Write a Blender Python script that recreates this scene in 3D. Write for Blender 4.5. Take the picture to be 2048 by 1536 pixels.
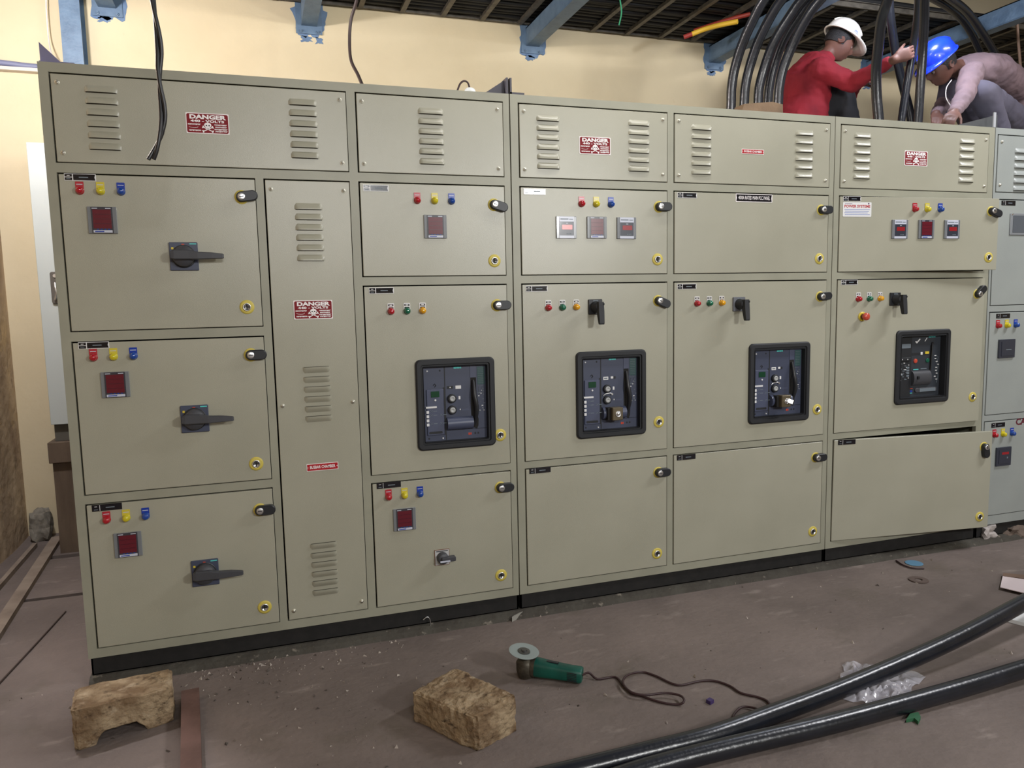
import bpy, math, random
from mathutils import Vector, Matrix, noise
random.seed(7)
for o in list(bpy.data.objects): bpy.data.objects.remove(o)
S = bpy.context.scene
COL = S.collection
V = Vector
# ---------------------------------------------------------------- camera
FPX = 1508.1393
CAM = V((0.6949, -3.1337, 1.4285))
MR = Matrix(((0.9486, -0.3159, -0.0209), (0.0542, 0.0971, 0.9938), (-0.3119, -0.9438, 0.1093)))
cd = bpy.data.cameras.new('camera'); cd.sensor_width = 36; cd.lens = FPX / 2048 * 36; cd.clip_start = .02
cam = bpy.data.objects.new('camera', cd); COL.objects.link(cam)
mw = MR.transposed().to_4x4(); mw.translation = CAM; cam.matrix_world = mw
S.camera = cam
def ray(u, v):
    return MR.transposed() @ V(((u - 1024) / FPX, -(v - 768) / FPX, -1))
def at(u, v, y):                       # point of the place seen at (u, v) in the vertical plane y
    d = ray(u, v); return CAM + d * ((y - CAM.y) / d.y)
def fl(u, v, z=0.0):                   # the same on a horizontal plane
    d = ray(u, v); return CAM + d * ((z - CAM.z) / d.z)
# ---------------------------------------------------------------- world, exposure, lights
S.view_settings.view_transform = 'Standard'; S.view_settings.look = 'None'
S.view_settings.gamma = 1; S.view_settings.use_curve_mapping = False
S.view_settings.exposure = 0.0
w = bpy.data.worlds.new('world'); S.world = w; w.use_nodes = True
w.node_tree.nodes['Background'].inputs[0].default_value = (.75, .8, 1, 1)
w.node_tree.nodes['Background'].inputs[1].default_value = 0.05
def lamp_light(name, kind, loc, power, col, size=.1, size_y=None, aim=None):
    l = bpy.data.lights.new(name, kind); l.energy = power; l.color = col
    if kind == 'AREA':
        l.size = size
        if size_y: l.shape = 'RECTANGLE'; l.size_y = size_y
    else: l.shadow_soft_size = size
    o = bpy.data.objects.new(name, l); COL.objects.link(o); o.location = loc
    if aim is not None:
        o.rotation_euler = (V(aim) - V(loc)).to_track_quat('-Z', 'Y').to_euler()
    return o
lamp_light('flood_light', 'AREA', (3.6, -4.7, 2.35), 70, (1, 1, .98), .42, .3, (2.2, 0, 1.6))
lamp_light('tube_light', 'AREA', (1.2, -4.75, 2.6), 38, (1, .99, .97), .8, .15, (1.2, 0, 1.5))
lamp_light('high_window_light', 'AREA', (3.2, -6.6, 3.1), 56, (.95, .98, 1), 6, .9, (3.2, 0, 1.8))
lamp_light('wall_bulb', 'POINT', (-.42, .55, 2.92), 142, (.98, .96, 1), .07)
lamp_light('work_light', 'POINT', (4.4, .3, 3.22), 46, (.82, .87, 1), .07)
lamp_light('hall_light', 'AREA', (5.7, -1.5, 3.9), 112, (.97, .97, 1), 1.5, .2, (5.2, -.7, 0))
lamp_light('roof_tube', 'AREA', (2.4, -.5, 3.2), 26, (1, .97, .93), 1.4, .1, (2.2, 2.3, 2.9))

# ---------------------------------------------------------------- materials
def lin(c):
    return tuple(((x / 255) / 12.92 if x / 255 <= .04045 else ((x / 255 + .055) / 1.055) ** 2.4) for x in c) + (1,)
MATS = {}
def mat(name, rgb, rough=.5, metal=0, spec=.5, var=0, vscale=4, rgb2=None, bump=0, bscale=60, coat=0, emit=0, alpha=1, trans=0, detail=6, stretch=None):
    if name in MATS: return MATS[name]
    m = bpy.data.materials.new(name); m.use_nodes = True; nt = m.node_tree
    b = nt.nodes['Principled BSDF']; c = lin(rgb)
    b.inputs['Base Color'].default_value = c; b.inputs['Roughness'].default_value = rough
    b.inputs['Metallic'].default_value = metal; b.inputs['Specular IOR Level'].default_value = spec
    b.inputs['Coat Weight'].default_value = coat; b.inputs['Coat Roughness'].default_value = .06
    b.inputs['Alpha'].default_value = alpha; b.inputs['Transmission Weight'].default_value = trans
    if emit:
        b.inputs['Emission Color'].default_value = c; b.inputs['Emission Strength'].default_value = emit
    tc = nt.nodes.new('ShaderNodeTexCoord'); src = tc.outputs['Object']
    if stretch:
        mp = nt.nodes.new('ShaderNodeMapping'); mp.inputs['Scale'].default_value = stretch
        nt.links.new(src, mp.inputs[0]); src = mp.outputs[0]
    if var or rgb2:
        n = nt.nodes.new('ShaderNodeTexNoise'); n.inputs['Scale'].default_value = vscale; n.inputs['Detail'].default_value = detail
        nt.links.new(src, n.inputs['Vector'])
        r = nt.nodes.new('ShaderNodeValToRGB'); r.color_ramp.elements[0].position = .35; r.color_ramp.elements[1].position = .68
        c2 = lin(rgb2) if rgb2 else tuple(x * (1 - var) for x in c[:3]) + (1,)
        r.color_ramp.elements[0].color = c; r.color_ramp.elements[1].color = c2
        nt.links.new(n.outputs['Fac'], r.inputs[0]); nt.links.new(r.outputs[0], b.inputs['Base Color'])
    if bump:
        n = nt.nodes.new('ShaderNodeTexNoise'); n.inputs['Scale'].default_value = bscale; n.inputs['Detail'].default_value = 3
        nt.links.new(src, n.inputs['Vector'])
        bp = nt.nodes.new('ShaderNodeBump'); bp.inputs['Strength'].default_value = bump; bp.inputs['Distance'].default_value = .01
        nt.links.new(n.outputs['Fac'], bp.inputs['Height']); nt.links.new(bp.outputs[0], b.inputs['Normal'])
    MATS[name] = m; return m
BEIGE = mat('beige_powder_coat', (168, 166, 149), .31, spec=.65, rgb2=(161, 159, 142), vscale=3, bump=.075, bscale=430)
BEIGE2 = mat('beige_frame_paint', (157, 156, 139), .40, rgb2=(147, 146, 130), vscale=5, bump=.05, bscale=430)
GREYC = mat('grey_powder_coat', (156, 161, 157), .4, rgb2=(147, 152, 149), vscale=3, bump=.08, bscale=330)
DARK = mat('dark_gap', (26, 24, 22), .8)
BLACK = mat('black_plastic', (34, 36, 40), .42)
SOFTBLK = mat('black_rubber', (30, 32, 36), .6)
CHARC = mat('charcoal_plastic', (66, 67, 72), .5)
NAVY = mat('slate_blue_plastic', (66, 72, 92), .42)
NAVY2 = mat('slate_blue_raised_plastic', (76, 82, 104), .38)
WHITE = mat('white_label', (228, 228, 228), .3, coat=.4)
WHITEP = mat('white_print', (246, 240, 240), .5)
TAGBLK = mat('glossy_black_label', (20, 19, 26), .14, spec=.7)
REDS = mat('red_sign_enamel', (126, 16, 28), .6, spec=.3)
REDB = mat('bright_red_label', (176, 30, 40), .3, coat=.4)
CHROME = mat('chrome', (225, 225, 225), .34, metal=1)
ZINC = mat('zinc_screw', (215, 213, 200), .45, metal=1, bump=.1, bscale=300)
YRING = mat('yellow_ring', (204, 186, 84), .5)
LRED = mat('red_lens', (170, 20, 34), .12, coat=.8)
LYEL = mat('yellow_lens', (205, 190, 30), .12, coat=.8)
LBLU = mat('blue_lens', (16, 66, 150), .12, coat=.8)
LGRN = mat('green_lens', (10, 100, 72), .12, coat=.8)
LAMB = mat('amber_lens', (226, 160, 20), .12, coat=.8)
TRED = mat('red_tag', (176, 44, 56), .25, coat=.5); TYEL = mat('yellow_tag', (208, 192, 70), .25, coat=.5); TBLU = mat('blue_tag', (28, 60, 160), .25, coat=.5)
MFR = mat('meter_clear_frame', (120, 124, 128), .22, coat=.6); MDK = mat('meter_dark_bezel', (58, 58, 66), .25, coat=.6)
MLT = mat('meter_light_strip', (196, 200, 214), .3); MRED = mat('meter_red_window', (98, 24, 38), .25, coat=.3)
MRED2 = mat('meter_small_red_window', (150, 34, 40), .25, coat=.3); MPNK = mat('meter_glare_window', (240, 130, 130), .3, coat=.3, emit=.25)  # MPNK: reflection on one meter window painted as pale pink with faint glow
MBLK = mat('meter_black_face', (50, 54, 66), .3, coat=.3); MLINE = mat('meter_line', (80, 22, 36), .3)
TEAL = mat('teal_print', (90, 205, 200), .4); YEL = mat('yellow_print', (214, 190, 60), .4); LCD = mat('green_lcd', (24, 66, 44), .25)
OLIVE = mat('grey_label_print', (110, 120, 128), .5); GRNP = mat('dark_green_print', (44, 78, 78), .5)
BRASS = mat('dirty_brass', (110, 100, 80), .4, metal=.5)
MUSH = mat('red_orange_button', (196, 74, 56), .3, coat=.4)
PLINTH = mat('black_channel_steel', (20, 19, 18), .75, rgb2=(30, 28, 27), vscale=30)
STEELB = mat('blue_grey_steel_paint', (100, 124, 148), .5, rgb2=(84, 106, 130), vscale=14, bump=.2, bscale=60)
SMEAR = mat('blue_grey_paint_smear', (104, 130, 160), .6, rgb2=(88, 112, 144), vscale=12)
TRAY = mat('galvanised_tray_steel', (98, 92, 82), .5, metal=.3, rgb2=(66, 61, 54), vscale=20)
CABLE = mat('black_cable_sheath', (30, 32, 39), .27, spec=.6, bump=.08, bscale=70, rgb2=(23, 25, 30), vscale=14)
CABLED = mat('black_tray_cable', (13, 13, 15), .6)
CORD = mat('maroon_cord_rubber', (52, 30, 32), .5)
STONE = None
WOODD = mat('dark_brown_wood', (108, 92, 76), .85, rgb2=(78, 64, 52), vscale=8, bump=.4, bscale=60, stretch=(1, 1, .2))
WOODP = mat('tan_plank_wood', (128, 104, 80), .75, rgb2=(98, 78, 58), vscale=6, bump=.3, bscale=40)
GREYBOX = mat('pale_grey_panel_paint', (178, 184, 181), .4, bump=.03, bscale=200)
SKIN = mat('brown_skin', (106, 70, 58), .6, rgb2=(92, 60, 50), vscale=10)
HAIR = mat('black_hair', (22, 20, 22), .6, bump=.6, bscale=160)

def tint_mat(name, layers, rough, bump, bscale, extra=None):
    """layers: list of (rgb, noise scale, low, high) mixed in turn over the first colour"""
    m = bpy.data.materials.new(name); m.use_nodes = True; nt = m.node_tree; b = nt.nodes['Principled BSDF']
    b.inputs['Roughness'].default_value = rough; b.inputs['Specular IOR Level'].default_value = .3
    tc = nt.nodes.new('ShaderNodeTexCoord'); cur = None
    for i, (rgb, sc, lo, hi, st) in enumerate(layers):
        if cur is None:
            r = nt.nodes.new('ShaderNodeRGB'); r.outputs[0].default_value = lin(rgb); cur = r.outputs[0]; continue
        mp = nt.nodes.new('ShaderNodeMapping'); mp.inputs['Scale'].default_value = st; mp.inputs['Location'].default_value = (i * 3.1, i * 1.7, 0)
        nt.links.new(tc.outputs['Object'], mp.inputs[0])
        n = nt.nodes.new('ShaderNodeTexNoise'); n.inputs['Scale'].default_value = sc; n.inputs['Detail'].default_value = 8; n.inputs['Roughness'].default_value = .6
        nt.links.new(mp.outputs[0], n.inputs['Vector'])
        mr = nt.nodes.new('ShaderNodeMapRange'); mr.inputs[1].default_value = lo; mr.inputs[2].default_value = hi
        nt.links.new(n.outputs['Fac'], mr.inputs[0])
        mx = nt.nodes.new('ShaderNodeMix'); mx.data_type = 'RGBA'
        nt.links.new(mr.outputs[0], mx.inputs[0]); nt.links.new(cur, mx.inputs[6]); mx.inputs[7].default_value = lin(rgb)
        cur = mx.outputs[2]
    nt.links.new(cur, b.inputs['Base Color'])
    n = nt.nodes.new('ShaderNodeTexNoise'); n.inputs['Scale'].default_value = bscale; n.inputs['Detail'].default_value = 6
    nt.links.new(tc.outputs['Object'], n.inputs['Vector'])
    bp = nt.nodes.new('ShaderNodeBump'); bp.inputs['Strength'].default_value = bump; bp.inputs['Distance'].default_value = .02
    nt.links.new(n.outputs['Fac'], bp.inputs['Height']); nt.links.new(bp.outputs[0], b.inputs['Normal'])
    MATS[name] = m; return m
FLOORM = tint_mat('dusty_concrete', [((127, 115, 109), 1, 0, 1, (1, 1, 1)), ((104, 94, 89), 1.3, .36, .66, (1, 1, 1)), ((152, 141, 134), 7, .60, .80, (.6, 1.5, 1)),
                  ((98, 90, 80), 2.6, .58, .80, (1, 1, 1)), ((178, 168, 160), 34, .70, .80, (1, 1, 1)), ((66, 60, 58), 55, .68, .78, (1, 1, 1))], .8, .22, 35)
WALLM = tint_mat('yellow_wall_paint', [((216, 201, 168), 1, 0, 1, (1, 1, 1)), ((207, 191, 157), 1.2, .4, .7, (1, 1, 1)), ((196, 170, 134), 7, .68, .8, (1, 1, .6)), ((150, 124, 100), 60, .76, .84, (1, 1, 1))], .75, .08, 20)
LWALLM = tint_mat('dirty_plaster', [((206, 184, 154), 1, 0, 1, (1, 1, 1)), ((156, 134, 112), 2.4, .38, .62, (1, 1, .5)), ((206, 180, 140), 4, .58, .72, (1, 1, .7)), ((92, 78, 66), 9, .60, .76, (1, 1, .5))], .9, .5, 14)
STONE = tint_mat('rough_cut_block', [((160, 140, 112), 1, 0, 1, (1, 1, 1)), ((118, 96, 72), 9, .42, .6, (1, 1, 1)), ((184, 166, 140), 16, .57, .74, (1, 1, 1)), ((62, 46, 34), 26, .58, .72, (1, 1, 1.6))], .9, .7, 40)
CONC = tint_mat('cement_strip', [((76, 73, 66), 1, 0, 1, (1, 1, 1)), ((66, 62, 56), 8, .4, .6, (1, 1, 1)), ((140, 132, 120), 26, .62, .75, (1, 1, 1))], .85, .5, 30)
ROOFM = mat('dark_roof_sheet', (44, 42, 52), .7, rgb2=(34, 32, 40), vscale=2)

# ---------------------------------------------------------------- mesh building
class MB:
    def __init__(s): s.v = []; s.f = []; s.m = []; s.s = []
    def add(s, vs, fs, mi=0, sm=False):
        n = len(s.v); s.v += [tuple(p) for p in vs]
        for f in fs: s.f.append(tuple(i + n for i in f)); s.m.append(mi); s.s.append(sm)
        return s
    def box(s, x0, x1, y0, y1, z0, z1, mi=0):
        vs = [(x, y, z) for x in (x0, x1) for y in (y0, y1) for z in (z0, z1)]
        return s.add(vs, [(0, 1, 3, 2), (4, 6, 7, 5), (0, 4, 5, 1), (2, 3, 7, 6), (0, 2, 6, 4), (1, 5, 7, 3)], mi)
    def obox(s, c, ax, ay, az, mi=0):
        c = V(c); ax = V(ax); ay = V(ay); az = V(az)
        vs = [c + ax * i + ay * j + az * k for i in (-1, 1) for j in (-1, 1) for k in (-1, 1)]
        return s.add(vs, [(0, 1, 3, 2), (4, 6, 7, 5), (0, 4, 5, 1), (2, 3, 7, 6), (0, 2, 6, 4), (1, 5, 7, 3)], mi)
    def rings(s, rings, mi=0, sm=False, cap0=True, cap1=True, closed=True):
        n = len(rings[0]); vs = [p for r in rings for p in r]; fs = []
        for a in range(len(rings) - 1):
            for i in range(n if closed else n - 1):
                j = (i + 1) % n; fs.append((a * n + i, a * n + j, (a + 1) * n + j, (a + 1) * n + i))
        s.add(vs, fs, mi, sm)
        if cap0: s.add(rings[0], [tuple(range(n))[::-1]], mi)
        if cap1: s.add(rings[-1], [tuple(range(n))], mi)
        return s
    def rr(s, x0, x1, z0, z1, yf, yb, r=0., ch=0., mi=0, seg=4, sm=False):
        """plate facing -y: rounded rectangle outline, front at yf, back at yb, chamfered front edge"""
        def ring(d, y):
            if r <= d + 1e-6 and r <= 0: return [(x0 + d, y, z0 + d), (x1 - d, y, z0 + d), (x1 - d, y, z1 - d), (x0 + d, y, z1 - d)]
            q = []; rad = max(r - d, 1e-4)
            for cx, cz, a0 in ((x1 - r, z0 + r, -90), (x1 - r, z1 - r, 0), (x0 + r, z1 - r, 90), (x0 + r, z0 + r, 180)):
                for i in range(seg + 1):
                    a = math.radians(a0 + 90 * i / seg); q.append((cx + rad * math.cos(a), y, cz + rad * math.sin(a)))
            return q
        rs = [ring(0, yb), ring(0, yf + ch)] + ([ring(ch, yf)] if ch > 0 else [])
        if ch == 0: rs = [ring(0, yb), ring(0, yf)]
        return s.rings(rs, mi, sm)
    def prism(s, pts, y0, y1, mi=0):
        return s.rings([[(x, y1, z) for x, z in pts], [(x, y0, z) for x, z in pts]], mi)
    def prismz(s, pts, z0, z1, mi=0):
        return s.rings([[(x, y, z0) for x, y in pts], [(x, y, z1) for x, y in pts]], mi)
    def lathe(s, prof, o=(0, 0, 0), d=(0, -1, 0), n=20, mi=0, sm=True, caps=True):
        """prof = [(radius, distance along d)]"""
        o = V(o); d = V(d).normalized(); a = d.orthogonal().normalized(); b = d.cross(a)
        rs = [[o + d * t + (a * math.cos(2 * math.pi * i / n) + b * math.sin(2 * math.pi * i / n)) * max(r, 1e-5) for i in range(n)] for r, t in prof]
        return s.rings(rs, mi, sm, caps, caps)
    def tube(s, pts, r, n=10, mi=0, flat=None):
        pts = [V(p) for p in pts]; rr = r if isinstance(r, (list, tuple)) else [r] * len(pts); rs = []
        t0 = (pts[1] - pts[0]).normalized(); a = t0.orthogonal().normalized()
        for i, p in enumerate(pts):
            t = (pts[min(i + 1, len(pts) - 1)] - pts[max(i - 1, 0)]).normalized()
            a = (a - t * a.dot(t)).normalized(); b = t.cross(a)
            rs.append([p + (a * math.cos(2 * math.pi * k / n) + b * math.sin(2 * math.pi * k / n)) * rr[i] for k in range(n)])
        return s.rings(rs, mi, True)
    def text(s, txt, x, z, y, h, width=None, mi=0, bold=.0, align='CENTER'):
        """raised lettering facing -y, centred on (x, z), cap height h"""
        c = bpy.data.curves.new('t', 'FONT'); c.body = txt; c.size = h / .7; c.align_x = align; c.align_y = 'CENTER'; c.offset = bold * h; c.extrude = 0; c.resolution_u = 2
        o = bpy.data.objects.new('t', c); COL.objects.link(o); dg = bpy.context.evaluated_depsgraph_get(); dg.update()
        me = bpy.data.meshes.new_from_object(o.evaluated_get(dg)); sx = 1
        if width:
            xs = [v.co.x for v in me.vertices]; sx = width / (max(xs) - min(xs))
        s.add([(x + v.co.x * sx, y, z + v.co.y) for v in me.vertices], [tuple(p.vertices) for p in me.polygons], mi)
        bpy.data.objects.remove(o); bpy.data.curves.remove(c); bpy.data.meshes.remove(me); return s
    def mesh(s, name, mats, org=(0, 0, 0)):
        me = bpy.data.meshes.new(name); o = V(org)
        me.from_pydata([(p[0] - o.x, p[1] - o.y, p[2] - o.z) for p in s.v], [], s.f)
        for m in (mats if isinstance(mats, (list, tuple)) else [mats]): me.materials.append(m)
        me.polygons.foreach_set('material_index', s.m); me.polygons.foreach_set('use_smooth', s.s)
        me.update(); return me
W = {}
def link(name, data, world=(0, 0, 0), parent=None):
    o = bpy.data.objects.new(name, data); COL.objects.link(o); W[o.name] = V(world)
    if parent: o.parent = parent; o.location = V(world) - W[parent.name]
    else: o.location = world
    return o
def build(mb, name, mats, parent=None, org=None, label=None):
    if org is None: org = W[parent.name] if parent else (0, 0, 0)
    o = link(name, mb.mesh(name, mats, org), org, parent)
    if label: o['label'] = label
    return o
def tag(o, label, cat, group=None):
    o['label'] = label; o['category'] = cat
    if group: o['group'] = group
    return o
def thing(name, loc, label, cat, group=None): return tag(link(name, None, loc), label, cat, group)
def struct(o): o['kind'] = 'structure'; return o
def cr(pts, n=6):                      # Catmull-Rom resampling
    pts = [V(p) for p in pts]; P = [pts[0] * 2 - pts[1]] + pts + [pts[-1] * 2 - pts[-2]]; out = []
    for i in range(1, len(P) - 2):
        for k in range(n):
            t = k / n; a, b, c, d = P[i - 1], P[i], P[i + 1], P[i + 2]
            out.append(.5 * ((2 * b) + (c - a) * t + (2 * a - 5 * b + 4 * c - d) * t * t + (3 * b - a - 3 * c + d) * t ** 3))
    return out + [pts[-1]]
def grid(mb, X, Z, holes, yf, yb, mi=0, axis='y'):
    """slab in the xz plane with rectangular holes (x0,x1,z0,z1)"""
    xs = sorted(set([X[0], X[1]] + [h[i] for h in holes for i in (0, 1)])); zs = sorted(set([Z[0], Z[1]] + [h[i] for h in holes for i in (2, 3)]))
    def solid(i, j):
        if i < 0 or j < 0 or i >= len(xs) - 1 or j >= len(zs) - 1: return False
        cx = (xs[i] + xs[i + 1]) / 2; cz = (zs[j] + zs[j + 1]) / 2
        return not any(h[0] < cx < h[1] and h[2] < cz < h[3] for h in holes)
    q = (lambda x, y, z: (x, y, z)) if axis == 'y' else (lambda x, y, z: (x, z, y))
    for i in range(len(xs) - 1):
        for j in range(len(zs) - 1):
            if not solid(i, j): continue
            a, b, c, d = xs[i], xs[i + 1], zs[j], zs[j + 1]
            mb.add([q(a, yf, c), q(b, yf, c), q(b, yf, d), q(a, yf, d)], [(0, 1, 2, 3)], mi)
            mb.add([q(a, yb, c), q(b, yb, c), q(b, yb, d), q(a, yb, d)], [(3, 2, 1, 0)], mi)
            for ok, p1, p2 in ((solid(i - 1, j), (a, c), (a, d)), (solid(i + 1, j), (b, d), (b, c)), (solid(i, j - 1), (b, c), (a, c)), (solid(i, j + 1), (a, d), (b, d))):
                if not ok: mb.add([q(p1[0], yf, p1[1]), q(p2[0], yf, p2[1]), q(p2[0], yb, p2[1]), q(p1[0], yb, p1[1])], [(0, 1, 2, 3)], mi)
    return mb

# ---------------------------------------------------------------- the room
YW, XL = 2.3, -.765
mb = MB(); grid(mb, (-3, 9.5), (-8, YW + .2), [(-.545, .3, 1.038, 1.078), (-.545, -.3, 1.725, 1.79)], 0, -.2, axis='z')
struct(build(mb, 'floor', FLOORM))
mb = MB(); mb.box(-.545, .3, 1.03, 1.09, -.2, -.14); mb.box(-.56, -.28, 1.71, 1.80, -.2, -.14)
struct(build(mb, 'trim_1', DARK))
struct(build(MB().box(-3, 9.5, YW, YW + .2, 0, 4.9), 'wall_back', WALLM))
mb = MB()
ny, nz = 60, 40; vs = []
for j in range(nz + 1):
    for i in range(ny + 1):
        y = -7 + (YW + 7) * i / ny; z = 4.9 * j / nz
        vs.append((XL + .03 * noise.noise(V((y * 1.7, z * 1.7, 3))) * min(1, (YW - y) * 3) - .02, y, z))
mb.add(vs, [(j * (ny + 1) + i, j * (ny + 1) + i + 1, (j + 1) * (ny + 1) + i + 1, (j + 1) * (ny + 1) + i) for j in range(nz) for i in range(ny)], 0, True)
mb.box(XL - .25, XL - .06, -7, YW, 0, 4.9)
struct(build(mb, 'wall_left', LWALLM))
struct(build(MB().box(9.2, 9.4, -8, YW, 0, 4.9), 'wall_right', WALLM))
struct(build(MB().box(-3, 9.5, -7.4, -7.2, 0, 4.9), 'wall_front', WALLM))
mb = MB()
for k in range(62):
    x = -3 + k * .2; mb.box(x, x + .1, -7.4, YW + .2, 4.86, 4.9); mb.box(x + .1, x + .2, -7.4, YW + .2, 4.9, 4.94)
struct(build(mb, 'ceiling', ROOFM))
# cement strip along the foot of the cabinets
mb = MB(); pts = [(-.01, 0)]; n = 60
rs = []
for i in range(n + 1):
    x = 0.0 + 6.4 * i / n; j = .008 * noise.noise(V((x * 5, 0, 0)))
    rs.append([(x, .05, 0), (x, -.038 + j, 0), (x, -.022 + j, .018), (x, .0, .028), (x, .05, .028)])
mb.rings(rs, 0, False)
struct(build(mb, 'trim_2', CONC))
# conduit ledge on the back wall at the left
mb = MB(); mb.box(XL, -.34, YW - .05, YW, 2.865, 2.885, 0); mb.tube(cr([(XL, YW - .03, 2.91), (-.65, YW - .03, 2.905), (-.55, YW - .025, 2.9), (-.34, YW - .025, 2.897)]), .018, 8, 1)
struct(build(mb, 'trim_3', [mat('pale_conduit', (206, 196, 186), .5), mat('blue_grey_pipe', (120, 124, 150), .5)]))

# ---------------------------------------------------------------- switchgear fittings
CACHE = {}
def put(key, fn, mats, name, world, parent, label=None):
    if key not in CACHE: mb = MB(); fn(mb); CACHE[key] = mb.mesh(name, mats)
    o = link(name, CACHE[key], world, parent)
    if label: o['label'] = label
    return o
def f_lamp(style):
    def fn(m):
        if style: m.rr(-.0135, .0135, -.002, .033, -.0025, 0, .003, mi=1); m.rr(-.0105, .0105, .0205, .0285, -.003, 0, .001, mi=2); m.rr(-.006, .006, .0225, .0265, -.0034, 0, .001, mi=1); m.rr(-.0105, .0105, .0, .0165, -.003, 0, .001, mi=2)
        else: m.rr(-.0135, .0135, -.002, .032, -.0025, 0, .002, mi=1); m.rr(-.010, .010, .021, .0235, -.0028, 0, mi=2)
        m.lathe([(.0145, 0), (.0145, .006), (.0125, .007), (.0125, .016), (.0105, .021), (.006, .0235), (0, .024)], n=20, mi=0)
    return fn
def lamps(door, xs, z, kinds, y=-.002):
    for x, k in zip(xs, kinds):
        lens, tagm, word = {'r': (LRED, TRED, 'red'), 'y': (LYEL, TYEL, 'yellow'), 'b': (LBLU, TBLU, 'blue'), 'R': (LRED, 0, 'red'), 'G': (LGRN, 0, 'green'), 'A': (LAMB, 0, 'amber')}[k]
        mats = [lens, tagm or WHITE, MLT if tagm else TAGBLK]
        put('lamp' + k, f_lamp(not tagm), mats, 'indicator_lamp', (x, y, z), door, word + ' indicator lamp')
def f_meter3(m):
    m.rr(-.048, .048, -.048, .048, -.007, 0, .002, .0015, mi=0); m.rr(-.035, .035, -.047, .047, -.0085, -.003, .001, mi=1)
    m.rr(-.030, .030, -.030, .038, -.009, -.003, mi=2)
    for q in range(1, 4): m.rr(-.026, .026, -.030 + q * .017 - .0012, -.030 + q * .017 + .0012, -.0094, -.009, mi=3)
    m.rr(-.031, .031, -.045, -.036, -.0094, -.003, .001, mi=4); m.rr(-.032, -.014, .0405, .0435, -.009, -.003, mi=4); m.rr(.012, .030, .0405, .0435, -.009, -.003, mi=4)
    for q in range(4): m.rr(-.019 + q * .012, -.013 + q * .012, -.0345, -.0315, -.0096, -.009, .001, mi=5)
    m.rr(-.026, .004, -.0425, -.039, -.0097, -.009, mi=5)
def f_meter1(m):
    m.rr(-.048, .048, -.048, .048, -.007, 0, .002, .0015, mi=0); m.rr(-.035, .035, -.047, .047, -.0085, -.003, .001, mi=4)
    m.rr(-.034, .034, -.035, .025, -.009, -.003, mi=1); m.rr(-.022, .026, -.009, .011, -.0095, -.003, .002, mi=2)
    m.rr(-.004, .006, .0165, .019, -.0095, -.009, mi=4)
    for q in range(3): m.rr(.0 + q * .008, .005 + q * .008, -.030, -.026, -.0095, -.009, mi=5)
    m.rr(-.030, .008, .034, .038, -.009, -.008, mi=5); m.rr(.012, .030, .034, .037, -.009, -.008, mi=5)
def meter(door, x, z, kind='3', y=-.002):
    if kind == '3': put('m3', f_meter3, [MFR, MDK, MRED, MLINE, MLT, TBLU], 'panel_meter', (x, y, z), door)
    else: put('m' + kind, f_meter1, [MFR, MBLK, MPNK if kind == 'p' else MRED2, MLINE, MLT, OLIVE], 'panel_meter', (x, y, z), door)
def f_tag(style):
    def fn(m):
        m.rr(-.051, .051, -.0125, .0125, -.0015, 0, .001, mi=0 if style else 1)
        m.rr(-.049, -.0255, .0012, .0108, -.0021, 0, mi=1); m.rr(-.049, -.0255, -.0108, -.0012, -.0021, 0, mi=1)
        # long field with notched right end
        m.prism([(-.022, -.0105), (.049, -.0105), (.046, 0), (.049, .0105), (-.022, .0105)], -.0021, 0, 1)
        m.rr(-.042, -.033, .0045, .0065, -.0025, -.002, mi=0); m.rr(-.044, -.031, -.0070, -.0050, -.0025, -.002, mi=2)
        m.rr(-.004, .026, -.0020, .0018, -.0025, -.002, mi=2)
        if not style: m.rr(-.0248, -.0232, -.011, .011, -.0023, -.001, mi=0)
    return fn
def nametag(door, x0, z1, style=1, y=-.002):
    put('tag%d' % style, f_tag(style), [WHITE, TAGBLK, OLIVE], 'name_plate', (x0 + .051, y, z1 - .0125), door)
def f_screw(m):
    m.lathe([(.0085, 0), (.0085, .0015), (.007, .002)], n=16, mi=0); m.lathe([(.0065, .001), (.0063, .004), (.005, .0062), (0, .0068)], n=12, mi=0); m.box(-.0045, .0045, -.0072, -.006, -.0006, .0006, 1)
def screw(p, x, z, y=-.002): put('screw', f_screw, [ZINC, DARK], 'screw', (x, y, z), p)
def f_lock(m):
    m.lathe([(.0275, 0), (.0275, .0012), (.021, .0016)], n=24, mi=1); m.lathe([(.0155, 0), (.0155, .006), (.0125, .008), (.0120, .0065), (0, .0065)], n=20, mi=0); m.box(-.009, .009, -.0095, -.006, -.0018, .0018, 2)
    m.box(-.0018, .0018, -.0095, -.006, -.009, .009, 2)
def lock(door, x, z, y=-.002): put('lock', f_lock, [CHROME, YRING, DARK], 'door_lock', (x, y, z), door, 'round key lock in a yellow ring')
def f_knob(m):
    m.lathe([(.0265, 0), (.0265, .0012), (.021, .0016)], n=24, mi=1)
    def capsule(x1, r, yf, yb, ch):
        def ring(d, y):
            q = []
            for i in range(13): a = math.pi / 2 + math.pi * i / 12; q.append(((r - d) * math.cos(a), y, (r - d) * math.sin(a)))
            for i in range(13): a = -math.pi / 2 + math.pi * i / 12; q.append((x1 + (r - d) * math.cos(a), y, (r - d) * math.sin(a)))
            return q
        m.rings([ring(0, yb), ring(0, yf + ch), ring(ch, yf)], 2, False)
    capsule(.040, .0195, -.022, 0, .003); m.lathe([(.0135, .021), (.0135, .0255), (.011, .0265), (0, .0262)], n=18, mi=0); m.box(-.008, .008, -.0275, -.026, -.0014, .0014, 3)
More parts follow.
